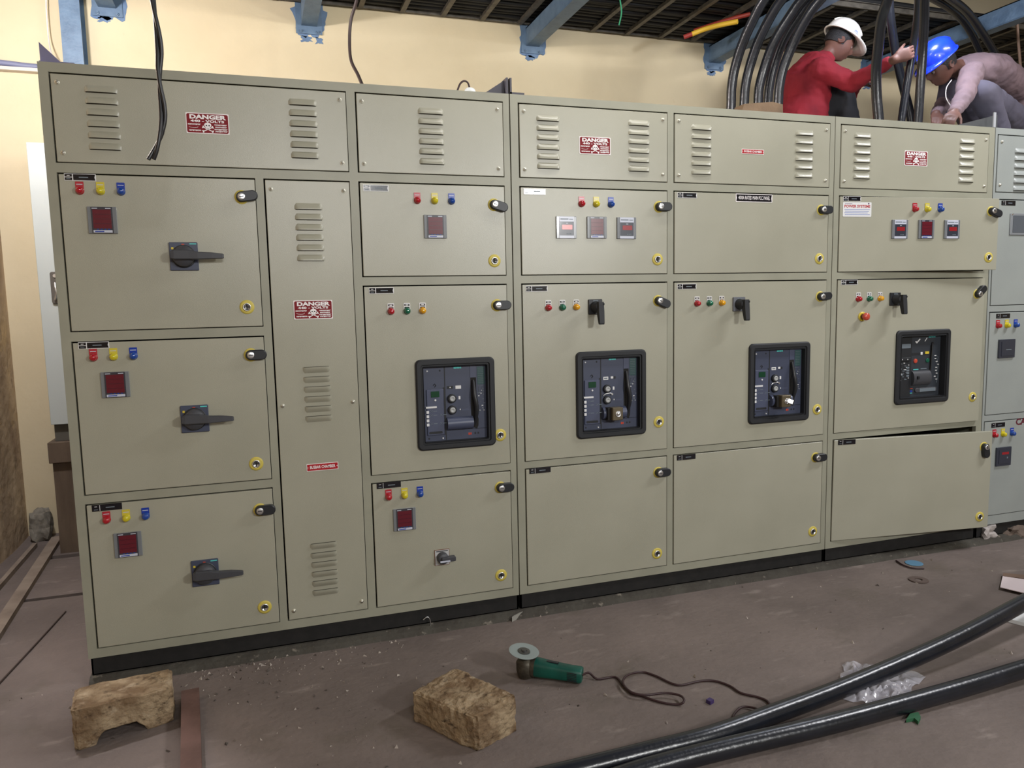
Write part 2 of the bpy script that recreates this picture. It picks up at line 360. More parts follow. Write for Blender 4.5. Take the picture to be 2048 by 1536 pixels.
def knob(door, x, z, ang=0, y=-.002):
    o = put('knob', f_knob, [CHROME, YRING, BLACK, DARK], 'latch_knob', (x, y, z), door, 'black oval latch knob with a chrome key lock'); o.rotation_euler[1] = math.radians(ang); return o
def louver_col(p, xc, z1, flip=False, y=-.002, n=6, pitch=.040, w=.107, h=.024):
    key = 'louv%d' % flip
    if key not in CACHE:
        mb = MB(); nx, nt = 16, 6; d = .011; vs = []
        for j in range(nt + 1):
            t = j / nt
            for i in range(nx + 1):
                s = -1 + 2 * i / nx; e = (1 - abs(s) ** 5) ** .5 if abs(s) < 1 else 0
                yy = -d * math.sin(t * math.pi / 2) * e; z = h / 2 - h * t
                if t == 0: z = h / 2 - (0.0 if abs(s) < .86 else .008 * ((abs(s) - .86) / .14) ** 2)
                z = min(z, h / 2 - (0 if abs(s) < .86 else .010 * ((abs(s) - .86) / .14) ** 2))
                vs.append((s * w / 2, yy, -z if flip else z))
        f = [(j * (nx + 1) + i, (j + 1) * (nx + 1) + i, (j + 1) * (nx + 1) + i + 1, j * (nx + 1) + i + 1) for j in range(nt) for i in range(nx)]
        if flip: f = [q[::-1] for q in f]
        mb.add(vs, f, 0, True)
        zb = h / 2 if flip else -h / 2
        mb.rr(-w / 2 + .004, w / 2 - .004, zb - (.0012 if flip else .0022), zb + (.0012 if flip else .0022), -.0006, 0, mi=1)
        CACHE[key] = (mb, )
    src = CACHE[key][0]; out = MB()
    for k in range(n):
        zc = z1 - h / 2 - k * pitch
        out.add([(a + xc, b + y, c + zc) for a, b, c in src.v], [], 0)
    out.f = []; out.m = []; out.s = []
    nv = len(src.v)
    for k in range(n):
        out.f += [tuple(i + k * nv for i in f) for f in src.f]; out.m += src.m; out.s += src.s
    return out
def danger(parent, xc, zc, y=-.002):
    def fn(m):
        m.rr(-.0755, .0755, -.0375, .0375, -.0015, 0, .003, mi=1); m.rr(-.0725, .0725, -.0345, .0345, -.0020, 0, .006, mi=0)
        m.text('DANGER', 0, .0225, -.0026, .0145, .128, 1, .07); m.text('440 - VOLTS', 0, .0075, -.0026, .0082, .118, 1, .06)
        # skull and crossed bones
        for sg in (-1, 1):
            a = V((-.017 * sg, 0, -.013)); b = V((.017 * sg, 0, -.029))
            d = (b - a).normalized(); nrm = V((-d.z, 0, d.x)) * .0016
            m.add([(p.x, -.0024, p.z) for p in (a - nrm, b - nrm, b + nrm, a + nrm)], [(0, 1, 2, 3)], 1)
            for e in (a, b):
                for q in (-1, 1): m.lathe([(.0026, 0), (.0026, .0003)], (e.x + nrm.x * q * 1.5, -.0023, e.z + nrm.z * q * 1.5), n=8, mi=1)
        m.rings([[(.0125 * math.cos(2 * math.pi * i / 20), -.0026, -.006 + .0098 * math.sin(2 * math.pi * i / 20)) for i in range(20)]], 1, cap0=False)
        m.rr(-.0065, .0065, -.0205, -.012, -.0027, -.002, .002, mi=1)
        for sg in (-1, 1): m.lathe([(.0027, 0), (.0027, .0003)], (.0048 * sg, -.0027, -.0075), n=10, mi=2)
        m.prism([(0, -.0105), (.0012, -.0135), (-.0012, -.0135)], -.0029, -.0027, 2)
        for q in (-1, 0, 1): m.rr(q * .003 - .0003, q * .003 + .0003, -.0198, -.0165, -.0029, -.0027, mi=2)
        # rows of regional script shown as joined strokes
        rnd = random.Random(3)
        for x0, x1, z in ((-.069, -.025, -.0045), (-.066, -.025, -.0265), (.023, .068, -.0045), (.026, .067, -.0125), (.023, .069, -.0205), (.026, .069, -.028)):
            m.rr(x0, x1, z + .0016, z + .0026, -.0024, -.002, mi=1); x = x0
            while x < x1 - .002:
                wd = rnd.uniform(.0012, .003); m.rr(x, x + wd, z - rnd.uniform(.001, .0026), z + .002, -.0024, -.002, mi=1); x += wd + rnd.uniform(.0004, .0013)
        m.tube([(-.066, -.0022, -.0140), (-.058, -.0022, -.0165), (-.046, -.0022, -.0175), (-.036, -.0022, -.0155), (-.034, -.0022, -.0120)], .0007, 6, 1)
    return put('danger', fn, [REDS, WHITEP, DARK], 'danger_sign', (xc, y, zc), parent, 'red danger sign with a white skull and crossed bones')
def busbar_label(parent, xc, zc, w, h, y=-.002):
    def fn(m):
        m.rr(-w / 2, w / 2, -h / 2, h / 2, -.0015, 0, .001, mi=1); m.rr(-w / 2 + .002, w / 2 - .002, -h / 2 + .002, h / 2 - .002, -.002, 0, .001, mi=0)
        m.text('BUSBAR CHAMBER', 0, 0, -.0026, h * .40, w * .80, 1, .03)
        for s in (-1, 1): m.lathe([(.0018, 0), (.0018, .0004)], (s * (w / 2 - .005), -.002, 0), n=8, mi=1)
    return put('bb%.3f' % w, fn, [REDB, WHITEP], 'busbar_label', (xc, y, zc), parent, 'red label reading BUSBAR CHAMBER')
def f_rotA(m):
    m.rr(-.050, .050, -.0525, .0525, -.009, 0, .003, .002, mi=0)
    m.lathe([(.043, .008), (.043, .012), (.041, .013)], n=32, mi=1, sm=False); m.lathe([(.0385, .010), (.0385, .034), (.034, .042), (0, .044)], n=32, mi=2)
    m.rr(-.042, -.034, .026, .034, -.0105, -.008, mi=3); m.rr(-.041, -.029, .001, .006, -.050, -.04, mi=4); m.rr(.022, .046, .0445, .0485, -.0100, -.008, mi=5); m.rr(-.006, .004, .0430, .0465, -.0100, -.008, mi=6)
def f_levA(m):
    def sec(x, zc, h, y0, y1): return [(x, y0, zc - h * .8), (x, y0 + .004, zc - h), (x, y1, zc - h), (x, y1, zc + h), (x, y0 + .004, zc + h), (x, y0, zc + h * .8)]
    m.rings([sec(-.042, .002, .012, -.058, -.036), sec(-.03, .004, .018, -.060, -.036), sec(.02, .004, .018, -.062, -.036), sec(.052, 0, .014, -.064, -.040), sec(.10, 0, .012, -.064, -.044), sec(.138, -.002, .009, -.063, -.048), sec(.143, -.002, .007, -.061, -.050)], 0)
def rotary(door, x, z, y=-.002):
    put('rotA', f_rotA, [NAVY, BLACK, CHARC, YEL, WHITE, TEAL, MUSH], 'rotary_switch', (x, y, z), door, 'slate blue switch plate with a round hub')
    put('levA', f_levA, [CHARC], 'switch_lever', (x, y, z), door, 'long dark grey lever pointing right')
def selector(door, x, z, grey, y=-.002):
    put('sel%d' % grey, lambda m: (m.rr(-.034, .034, -.034, .034, -.008, 0, .004, .002, mi=0), m.rr(-.012, .012, .024, .029, -.009, -.007, .001, mi=1), m.lathe([(.026, .007), (.026, .014), (.022, .018), (.021, .050), (.018, .053), (0, .053)], n=24, mi=2)),
        [mat('grey_switch_plate', (104, 106, 112), .4) if grey else BLACK, OLIVE, SOFTBLK], 'selector_switch', (x, y, z), door, 'grey square selector switch' if grey else 'black square selector switch')
    def fn(m):
        def sec(z, x0, x1, y0, y1): return [(x0, y0, z), (x1, y0, z), (x1, y1, z), (x0, y1, z)]
        m.rings([sec(.022, -.012, .012, -.068, -.045), sec(-.02, -.013, .013, -.072, -.045), sec(-.072, -.011, .011, -.078, -.058), sec(-.078, -.009, .009, -.077, -.060)], 0)
        m.lathe([(.006, 0), (.006, .004)], (.010, -.066, .012), (1, 0, 0), n=10)
    put('sellev', fn, [SOFTBLK], 'switch_lever', (x, y, z), door, 'black pistol lever pointing down')
def changeover(door, x, z, y=-.002):
    put('chg', lambda m: (m.rr(-.033, .033, -.035, .035, -.004, 0, .001, mi=0), m.rr(-.031, .031, -.033, .033, -.0045, 0, .001, mi=1), m.rr(-.026, .026, .026, .030, -.005, -.004, mi=2)), [mat('rust_edge', (120, 80, 62), .6), mat('silver_plate', (190, 190, 190), .3), CHARC], 'changeover_switch', (x, y, z), door, 'silver square switch plate')
    put('chgk', lambda m: (m.lathe([(.025, .004), (.024, .030), (.020, .034), (0, .034)], n=24, mi=0), m.rr(-.010, .052, -.010, .010, -.046, -.02, .004, .002, mi=0), m.rr(-.018, .026, -.0095, -.0025, -.0475, -.045, .001, mi=1)), [CHARC, MLT], 'switch_knob', (x, y, z), door, 'dark grey switch knob pointing right')
def bezel(door, x0, x1, z0, z1, y=-.002):
    mb = MB(); mb_r = MB()
    def ring(d, y, r):
        q = []; X0, X1, Z0, Z1 = x0 + d, x1 - d, z0 + d, z1 - d
        for cx, cz, a0 in ((X1 - r, Z0 + r, -90), (X1 - r, Z1 - r, 0), (X0 + r, Z1 - r, 90), (X0 + r, Z0 + r, 180)):
            for i in range(6): a = math.radians(a0 + 18 * i); q.append((cx + r * math.cos(a), y, cz + r * math.sin(a)))
        return q
    mb.rings([ring(0, y, .022), ring(0, y - .008, .022), ring(.006, y - .013, .018), ring(.022, y - .013, .010), ring(.025, y - .006, .008), ring(.030, y - .006, .006), ring(.033, y - .010, .005), ring(.036, y + .05, .004)], 0, False, False, False)
    cx, cz = (x0 + x1) / 2, (z0 + z1) / 2
    return build(mb, 'window_bezel', SOFTBLK, door, (cx, y, cz), 'black rounded frame around the breaker window')
def breaker(cab, x0, x1, z0, z1, style):
    """x0..z1: visible opening; face stands 1 cm behind the door"""
    w, h = x1 - x0, z1 - z0; yf = .014
    X = lambda f: x0 + w * f
    Z = lambda f: z1 - h * f
    base = MB()
    def pl(m, fx0, fx1, fy0, fy1, y0, y1, mi, r=.001, ch=0): m.rr(X(fx0), X(fx1), Z(fy1), Z(fy0), y0, y1, r, ch, mi)
    main = NAVY if style != 'F' else mat('dark_grey_breaker', (50, 55, 62), .45)
    base.box(x0 - .03, x1 + .03, yf, yf + .22, z0 - .03, z1 + .03, 0)
    mats = [main, SOFTBLK, TEAL, WHITE, OLIVE, GRNP, MUSH, NAVY2, LCD, YEL, TBLU]
    if style != 'F':
        pl(base, .335, .35, .0, 1.0, yf - .0008, yf, 1); pl(base, .31, .335, .28, .93, yf - .001, yf, 1)
        base.text('SIEMENS', X(.55), Z(.022), yf - .0012, h * .021, w * .125, 2, .09)
        for a, b in ((.07, .05), (.29, .975)): base.lathe([(.004, 0), (.003, .003)], (X(a), yf, Z(b)), n=10, mi=3)
        for a, b in ((.27, .05), (.07, .97)): base.lathe([(.004, 0), (.003, .001)], (X(a), yf, Z(b)), n=10, mi=1)
        base.tube([(X(.16), yf - .001, Z(.245)), (X(.185), yf - .001, Z(.225)), (X(.2), yf - .001, Z(.25)), (X(.18), yf - .001, Z(.27))], .002, 6, 1)
        pl(base, .75, .845, .0, .165, yf - .002, yf, 7); pl(base, .865, .985, .02, .265, yf - .001, yf, 5)
        for q in range(9): pl(base, .875, .965, .04 + q * .025, .045 + q * .025, yf - .0014, yf, 4)
        rnd = random.Random(5)
        pl(base, .865, .95, .285, .29, yf - .0014, yf, 4); pl(base, .88, .885, .30, .40, yf - .0014, yf, 4); pl(base, .94, .945, .30, .40, yf - .0014, yf, 4)
        for q in range(22):
            a = rnd.uniform(.865, .965); b = rnd.uniform(.30, .64); pl(base, a, a + rnd.uniform(.008, .03), b, b + rnd.uniform(.006, .014), yf - .0014, yf, 4 if q % 3 else 3)
        pl(base, .36, 1.0, .872, .876, yf - .001, yf, 1)
        pl(base, .70, .725, .925, .955, yf - .001, yf, 6, 0); pl(base, .73, .75, .925, .955, yf - .001, yf, 6, 0)
        for a in (.80, .85): pl(base, a, a + .025, .925, .95, yf - .001, yf, 1)
        if style == 'C': pl(base, .375, .47, .265, .305, yf - .001, yf, 1); base.lathe([(.003, 0), (.003, .002)], (X(.425), yf, Z(.285)), n=8, mi=3); pl(base, .51, .60, .265, .31, yf - .0015, yf, 3)
        else: pl(base, .385, .475, .265, .31, yf - .0015, yf, 3); pl(base, .40, .46, .28, .295, yf - .002, yf, 4); pl(base, .52, .565, .265, .295, yf - .0015, yf, 3); pl(base, .57, .61, .265, .30, yf - .001, yf, 1)
        pl(base, .555, .585, .41, .455, yf - .0015, yf, 3); pl(base, .57, .585, .585, .605, yf - .0015, yf, 3)
        pl(base, .60, .72, .59, .615, yf - .001, yf, 7)
    else:
        pl(base, .0, .33, .0, 1.0, yf - .001, yf, 1); pl(base, .06, .30, .12, .19, yf - .002, yf, 4, .003); pl(base, .05, .31, .30, .345, yf - .003, yf, 1)
        base.text('SIEMENS', X(.79), Z(.018), yf - .0012, h * .02, w * .16, 2, .05)
        base.prism([(X(.40), Z(.09)), (X(.44), Z(.12)), (X(.52), Z(.05)), (X(.50), Z(.04)), (X(.44), Z(.09)), (X(.42), Z(.075))][::-1], yf - .002, yf, 3)
        base.tube([(X(.62), yf - .002, Z(.09)), (X(.67), yf - .002, Z(.03))], .0022, 6, 3)
        pl(base, .34, .72, .275, .315, yf - .001, yf, 1); pl(base, .535, .58, .265, .31, yf - .002, yf, 3); pl(base, .64, .73, .26, .30, yf - .002, yf, 9)
        pl(base, .38, .50, .545, .56, yf - .001, yf, 2); pl(base, .55, .69, .54, .553, yf - .001, yf, 4)
        rnd = random.Random(9)
        for q in range(26):
            a = rnd.uniform(.03, .28); b = .43 + .012 * q; pl(base, a, a + rnd.uniform(.02, .06), b, b + .010, yf - .0025, yf, 3 if q % 3 == 0 else 4)
        for q in range(4):
            for r_ in (0, 1): pl(base, .03 + .19 * r_, .09 + .19 * r_, .50 + q * .045, .53 + q * .045, yf - .003, yf, 4)
        for q in range(9): a = rnd.uniform(.86, .94); b = .33 + q * .05; pl(base, a, a + .04, b, b + .014, yf - .002, yf, 3)
        base.tube(cr([(X(.90), yf - .001, Z(.33)), (X(.95), yf - .001, Z(.37)), (X(.92), yf - .001, Z(.46)), (X(.96), yf - .001, Z(.5)), (X(.93), yf - .001, Z(.62)), (X(.96), yf - .001, Z(.68)), (X(.93), yf - .001, Z(.8))], 3), .0012, 5, 4)
        pl(base, .40, .44, .66, .71, yf - .03, yf, 1, .002)
        pl(base, .32, .38, .862, .872, yf - .002, yf, 6); pl(base, .32, .37, .90, .925, yf - .002, yf, 10); pl(base, .32, .37, .94, .95, yf - .002, yf, 2)
    br = build(base, 'circuit_breaker', mats, cab, (X(.5), yf, Z(.5)), 'slate grey circuit breaker behind the door window')
    m = MB()
    if style != 'F':
        pl(m, .045, .315, .30, .925, yf - .006, yf, 0, .003, .002); pl(m, .03, .2, .528, .552, yf - .007, yf, 3, .001)
        for b in (.585, .643, .70, .757): pl(m, .035, .075, b, b + .038, yf - .0072, yf, 3, .001)
        for a, b in ((.115, .595), (.115, .65), (.265, .65), (.115, .765), (.265, .765)):
            for s in (-1, 1): m.tube([(X(a) - .006, yf - .0062, Z(b) - .006 * s), (X(a) + .006, yf - .0062, Z(b) + .006 * s)], .0007, 4, 4)
            pl(m, a + .03, a + .09, b - .004, b + .004, yf - .0064, yf, 4)
        pl(m, .07, .28, .872, .905, yf - .0068, yf, 1, .004)
    else:
        pl(m, .03, .30, .345, .40, yf - .008, yf, 1, .004, .002)
        for a in (.1, .22): m.lathe([(.003, 0), (.002, .001)], (X(a), yf - .008, Z(.375)), n=8, mi=3)
    build(m, 'trip_unit', [NAVY2, SOFTBLK, TEAL, WHITE, OLIVE], br)
    if style != 'F':
        m = MB(); pl(m, .115, .245, .325, .405, yf - .0085, yf, 0, .001); m.lathe([(.0045, 0), (.004, .003)], (X(.18), yf - .006, Z(.445)), n=12, mi=1); build(m, 'display', [LCD, WHITE], br, label='small green display')
        for fy in (.435, .592):
            m = MB(); m.lathe([(.019, 0), (.019, .012), (.016, .014)], (X(.445), yf, Z(fy)), n=24, mi=0, sm=False); m.lathe([(.0125, .012), (.0120, .017), (.006, .0175), (.0055, .0168), (0, .0168)], (X(.445), yf, Z(fy)), n=20, mi=1)
            build(m, 'key_switch', [SOFTBLK, mat('silver_button', (170, 172, 172), .3)], br, label='round silver key switch')
        m = MB(); rs = []                                   # curved charging handle
        for k in range(9):
            a = math.pi * k / 8; zz = Z(.78) + h * .088 * math.cos(a); yy = yf - .028 * math.sin(a)
            rs.append((yy, zz))
        m.rings([[(X(fx), a, b) for a, b in rs] for fx in (.355, .36, .765, .77)], 0, True, True, True, False)
        build(m, 'charging_handle', [NAVY2], br)
        m = MB(); pl(m, .755, .845, .165, .86, yf - .001, yf, 0, 0)
        def hx(t): return .775 + (.0 if t < .35 else .03 * math.sin((t - .35) / .65 * math.pi))
        path = [(X(hx(t) + .02), yf - .004 - .022 * math.sin(t * math.pi), Z(.20 + .62 * t)) for t in [i / 12 for i in range(13)]]
        m.tube(path, [.006 + .004 * math.sin(i / 12 * math.pi) for i in range(13)], 8, 1)
        m.prism([(X(.79), Z(.45)), (X(.845), Z(.34)), (X(.85), Z(.68)), (X(.87), Z(.74)), (X(.865), Z(.83)), (X(.84), Z(.88)), (X(.78), Z(.83)), (X(.79), Z(.62))][::-1], yf - .003, yf, 0)
        build(m, 'pump_lever', [DARK, BLACK], br, label='black curved pump lever')
        if style in 'DE':
            m = MB(); m.rr(X(.45), X(.635), Z(.865), Z(.685), yf - .062, yf - .028, .003, .003, mi=0); m.rr(X(.40), X(.60), Z(.865), Z(.695), yf - .040, yf, .003, mi=1)
            kc = (X(.545), yf - .062, Z(.775)); m.lathe([(.014, 0), (.014, .003), (.0115, .004), (.0115, .002), (.008, .002), (.0075, .006), (0, .006)], kc, n=20, mi=2)
            build(m, 'key_interlock', [BRASS, DARK, CHROME], br, label='brownish square key interlock block')
            if style == 'E':
                m = MB(); m.obox((kc[0] + .006, kc[1] - .020, kc[2] + .002), (.011, -.005, -.005), (.0010, .002, 0), (.004, 0, .009)); m.box(kc[0] - .002, kc[0] + .002, kc[1] - .012, kc[1], kc[2] - .004, kc[2] + .004)
                build(m, 'key', CHROME, br, label='silver key left in the interlock')
            m = MB()
            m.tube(cr([(X(.38), yf - .004, Z(.53)), (X(.42), yf - .006, Z(.505)), (X(.50), yf - .006, Z(.50)), (X(.54), yf - .004, Z(.52))], 3), .003, 6)
            m.lathe([(.006, 0), (.005, .004)], (X(.535), yf - .003, Z(.515)), n=10)
            build(m, 'seal', CHROME, br, label='small silver seal')
    else:
        for fx, mm, lab in ((.42, MUSH, 'red push button'), (.70, mat('green_button', (20, 90, 70), .3), 'green push button')):
            m = MB(); m.lathe([(.012, 0), (.012, .004), (.010, .005), (0, .005)], (X(fx), yf, Z(.41)), n=20); build(m, 'push_button', [mm], br, label=lab)
        m = MB(); rs = []
        for k in range(9): a = math.pi * k / 8; rs.append((yf - .022 * math.sin(a), Z(.70) + h * .125 * math.cos(a)))
        m.rings([[(X(fx), a, b) for a, b in rs] for fx in (.34, .745)], 0, True, True, True, False); build(m, 'charging_handle', [CHARC], br)
        m = MB(); pl(m, .755, .80, .16, .58, yf - .002, yf, 0); m.tube([(X(.79), yf - .006, Z(.13)), (X(.775), yf - .008, Z(.3)), (X(.77), yf - .006, Z(.56))], .004, 8, 1); m.lathe([(.008, 0), (.007, .006)], (X(.80), yf, Z(.13)), n=12, mi=1); build(m, 'pump_lever', [DARK, BLACK], br)
        m = MB(); m.rr(X(.42), X(.93), Z(.94), Z(.865), yf - .008, yf, .012, .002, mi=0); m.rr(X(.52), X(.89), Z(.93), Z(.875), yf - .009, yf, .002, mi=1); build(m, 'rating_plate', [CHARC, OLIVE], br, label='long grey plate at the bottom')
    return br

GAP = .0055
def panel(cab, name, x0, x1, z0, z1, mat_, hole=None, org=None):
    m = MB(); a, b, c, d = x0 + GAP, x1 - GAP * .5, z0 + GAP * .6, z1 - GAP
    ch = .0015
    if hole:
        grid(m, (a, b), (c, d), [hole], -.002, .018)
    else: m.rr(a, b, c, d, -.002, .018, .0025, ch)
    return build(m, name, mat_, cab, org or (x0, 0, z0))
def cabinet(name, x0, x1, openings, matp, matf, label, group=None, depth=1.45, lugs=()):
    c = thing(name, (x0, 0, 0), label, 'electrical cabinet', group)
    m = MB(); grid(m, (x0, x1), (.10, 2.30), openings, 0, .022)
    build(m, 'frame', matf, c)
    m = MB(); T = .003
    m.box(x0, x0 + T, .022, depth, .10, 2.30); m.box(x1 - T, x1, .022, depth, .10, 2.30); m.box(x0 + T, x1 - T, depth - T, depth, .10, 2.30)
    m.box(x0 + T, x1 - T, .022, depth, 2.295, 2.30); m.box(x0 + T, x1 - T, .022, depth, .10, .105)
    build(m, 'housing', matf, c)
    m = MB(); m.box(x0 + .004, x1 - .004, .27, .28, .11, 2.29)
    for q in openings: pass
    build(m, 'mounting_plate', DARK, c)
    m = MB(); px0 = x0 + .006; m.box(px0, x1 - .001, .012, .018, .026, .10); m.box(px0, x1 - .001, .012, .07, .094, .10); m.box(px0, x1 - .001, .012, .07, .026, .032)
    m.box(px0, px0 + .006, .012, depth - .05, .026, .10); m.box(x1 - .007, x1 - .001, .012, depth - .05, .026, .10)
    m.box(px0, x1 - .001, depth - .07, depth - .06, .0, .10); m.box(px0, px0 + .05, .02, .07, 0, .03); m.box(x1 - .05, x1 - .001, .02, .07, 0, .03)
    build(m, 'plinth', PLINTH, c, label='black steel channel plinth')
    for lx, kind in lugs:
        m = MB()
        if kind == 'L': m.box(lx, lx + .012, .02, .08, 2.30, 2.305); m.prism([(lx, 2.30), (lx + .075, 2.30), (lx, 2.375)], .03, .036); m.box(lx, lx + .11, .01, .09, 2.30, 2.306)
        elif kind == 'T': m.prism([(lx - .095, 2.306), (lx - .01, 2.306), (lx - .01, 2.362)], .03, .04); m.box(lx - .010, lx - .002, .0, .06, 2.30, 2.366); m.box(lx - .10, lx, .02, .07, 2.30, 2.306)
        elif kind == 'R': m.box(lx + .001, lx + .009, .0, .06, 2.30, 2.366); m.box(lx, lx + .065, .0, .06, 2.30, 2.308)
        build(m, 'lifting_bracket', mat('grey_black_bracket', (70, 68, 78), .5) if kind != 'L' else mat('lilac_grey_bracket', (120, 118, 146), .5), c, label='triangular steel lifting bracket')
    return c
def add_louvers(p, cols, matl):
    for xc, z1, flip in cols:
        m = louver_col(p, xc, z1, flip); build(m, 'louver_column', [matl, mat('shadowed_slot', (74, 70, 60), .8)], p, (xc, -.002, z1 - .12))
def corner_screws(p, x0, x1, z0, z1, dx=.026, dz=.035, mid=None):
    for x in (x0 + dx, x1 - dx):
        for z in (z0 + dz, z1 - dz) + ((mid,) if mid else ()): screw(p, x, z)

x1, x2, x3, x4, x5, x6 = .032, .705, .735, 1.064, 1.098, 1.716
x7, x8, x9, x10, x11, x12 = 1.782, 2.503, 2.534, 3.411, 3.473, 4.453
Za, Zb, Zc, Zd, Ze, Zf, Zg, Zh, Zi, Zj, Zk, Zl = 2.267, 1.954, 1.920, 1.538, 1.504, .712, .681, .136, 1.349, 1.314, .736, .703
# ---- section 1: three feeder doors, the busbar chamber and the first breaker
opA = [(x1, x4, Zb, Za), (x5, x6, Zb, Za), (x1, x2, Zi, Zc), (x1, x2, Zk, Zj), (x1, x2, Zh, Zl), (x3, x4, Zh, Zc), (x5, x6, Zd, Zc), (x5, x6, Zf, Ze), (x5, x6, Zh, Zg)]
c1 = cabinet('switchgear_cabinet', 0, 1.743, opA, BEIGE, BEIGE2, 'leftmost beige switchgear cabinet with three lever doors and a tall busbar panel', 'line of switchgear cabinets', lugs=((.004, 'L'), (1.743, 'T')))
p = panel(c1, 'vent_panel', x1, x4, Zb, Za, BEIGE); add_louvers(p, [(.195, 2.229, 0), (.896, 2.226, 0)], BEIGE); corner_screws(p, x1, x4, Zb, Za); danger(p, .547, 2.115)
p = panel(c1, 'vent_panel', x5, x6, Zb, Za, BEIGE); add_louvers(p, [(1.403, 2.221, 0)], BEIGE); corner_screws(p, x5, x6, Zb, Za)
p = panel(c1, 'busbar_panel', x3, x4, Zh, Zc, BEIGE); add_louvers(p, [(.899, 1.829, 0), (.899, 1.181, 1), (.892, .450, 1)], BEIGE); corner_screws(p, x3, x4, Zh, Zc, .026, .04, 1.03)
danger(p, .898, 1.411); busbar_label(p, .904, .770, .126, .030)
for z0, z1, zm, zr, zt, zk, zl in ((Zi, Zc, 1.753, 1.622, 1.917, 1.847, 1.427), (Zk, Zj, 1.149, 1.002, 1.311, 1.240, .805), (Zh, Zl, .533, .386, .698, .616, .210)):
    d = panel(c1, 'door', x1, x2, z0, z1, BEIGE)
    nametag(d, .055, zt, 1 if z1 > 1 else 0); lamps(d, (.102, .169, .236), zm + .1045, 'ryb'); meter(d, .168, zm); rotary(d, .434, zr); knob(d, .652, zk, -8 if z0 == Zi else 0); lock(d, .648, zl)
d = panel(c1, 'door', x5, x6, Zd, Zc, BEIGE); nametag(d, 1.116, 1.907); lamps(d, (1.335, 1.408, 1.480), 1.849, 'ryb'); meter(d, 1.407, 1.743); knob(d, 1.665, 1.838, 16); lock(d, 1.662, 1.602)
d = panel(c1, 'door', x5, x6, Zf, Ze, BEIGE, (1.325, 1.624, .826, 1.167)); nametag(d, 1.122, 1.495); lamps(d, (1.209, 1.276, 1.342), 1.397, 'RGA'); bezel(d, 1.301, 1.648, .802, 1.191); knob(d, 1.669, 1.412); lock(d, 1.670, .843)
breaker(c1, 1.336, 1.613, .838, 1.155, 'C')
d = panel(c1, 'door', x5, x6, Zh, Zg, BEIGE); nametag(d, 1.121, .679, 0); lamps(d, (1.169, 1.237, 1.304), .616, 'ryb'); meter(d, 1.233, .512); changeover(d, 1.391, .324); knob(d, 1.665, .608); lock(d, 1.659, .205)
# ---- section 2: two breaker columns
opB = [(x7, x8, Zb, Za), (x9, x10, Zb, Za)] + [(a, b, c, d) for a, b in ((x7, x8), (x9, x10)) for c, d in ((Zd, Zc), (Zf, Ze), (Zh, Zg))]
c2 = cabinet('switchgear_cabinet', 1.748, 3.438, opB, BEIGE, BEIGE2, 'middle beige switchgear cabinet with two black framed breaker windows', 'line of switchgear cabinets', lugs=((1.748, 'R'),))
p = panel(c2, 'vent_panel', x7, x8, Zb, Za, BEIGE); add_louvers(p, [(1.918, 2.221, 0), (2.356, 2.224, 0)], BEIGE); corner_screws(p, x7, x8, Zb, Za); danger(p, 2.139, 2.103)
p = panel(c2, 'vent_panel', x9, x10, Zb, Za, BEIGE); add_louvers(p, [(2.680, 2.221, 0), (3.256, 2.224, 0)], BEIGE); corner_screws(p, x9, x10, Zb, Za); busbar_label(p, 2.960, 2.1105, .124, .022)
d = panel(c2, 'door', x7, x8, Zd, Zc, BEIGE); nametag(d, 1.800, 1.910); lamps(d, (2.071, 2.142, 2.214), 1.850, 'ryb'); meter(d, 1.996, 1.746, 'p'); meter(d, 2.143, 1.747); meter(d, 2.290, 1.746, '1'); knob(d, 2.457, 1.844); lock(d, 2.450, 1.606)
d = panel(c2, 'door', x7, x8, Zf, Ze, BEIGE, (2.058, 2.362, .820, 1.172)); nametag(d, 1.802, 1.493); lamps(d, (1.906, 1.973, 2.040), 1.396, 'RGA'); selector(d, 2.132, 1.395, 0); bezel(d, 2.034, 2.386, .796, 1.194); knob(d, 2.453, 1.416, 22); lock(d, 2.457, .846)
breaker(c2, 2.069, 2.351, .832, 1.160, 'D')
d = panel(c2, 'door', x7, x8, Zh, Zg, BEIGE); nametag(d, 1.803, .680, 0); knob(d, 2.454, .603); lock(d, 2.448, .205)
d = panel(c2, 'door', x9, x10, Zd, Zc, BEIGE); nametag(d, 2.554, 1.912); knob(d, 3.364, 1.846); lock(d, 3.360, 1.607)
m = MB(); m.rr(-.103, .103, -.019, .019, -.0015, 0, .001, mi=1); m.prism([(-.100, -.016), (.100, -.016), (.097, 0), (.100, .016), (-.100, .016), (-.097, 0)], -.002, 0, 0); m.text('4000A RATED MAIN PCC PANEL', 0, 0, -.0026, .017, .178, 1, .01)
link('rating_sign', m.mesh('rating_sign', [TAGBLK, WHITEP]), (2.971, -.002, 1.8945), d)['label'] = 'black plate with white capital lettering'
d = panel(c2, 'door', x9, x10, Zf, Ze, BEIGE, (2.976, 3.288, .822, 1.172)); nametag(d, 2.554, 1.492); lamps(d, (2.660, 2.727, 2.795), 1.399, 'RGA'); selector(d, 2.891, 1.391, 1); bezel(d, 2.952, 3.312, .798, 1.196); knob(d, 3.370, 1.419, -4); lock(d, 3.368, .846)
breaker(c2, 2.987, 3.277, .834, 1.160, 'E')
d = panel(c2, 'door', x9, x10, Zh, Zg, BEIGE); nametag(d, 2.555, .676, 0); knob(d, 3.365, .597); lock(d, 3.358, .206)
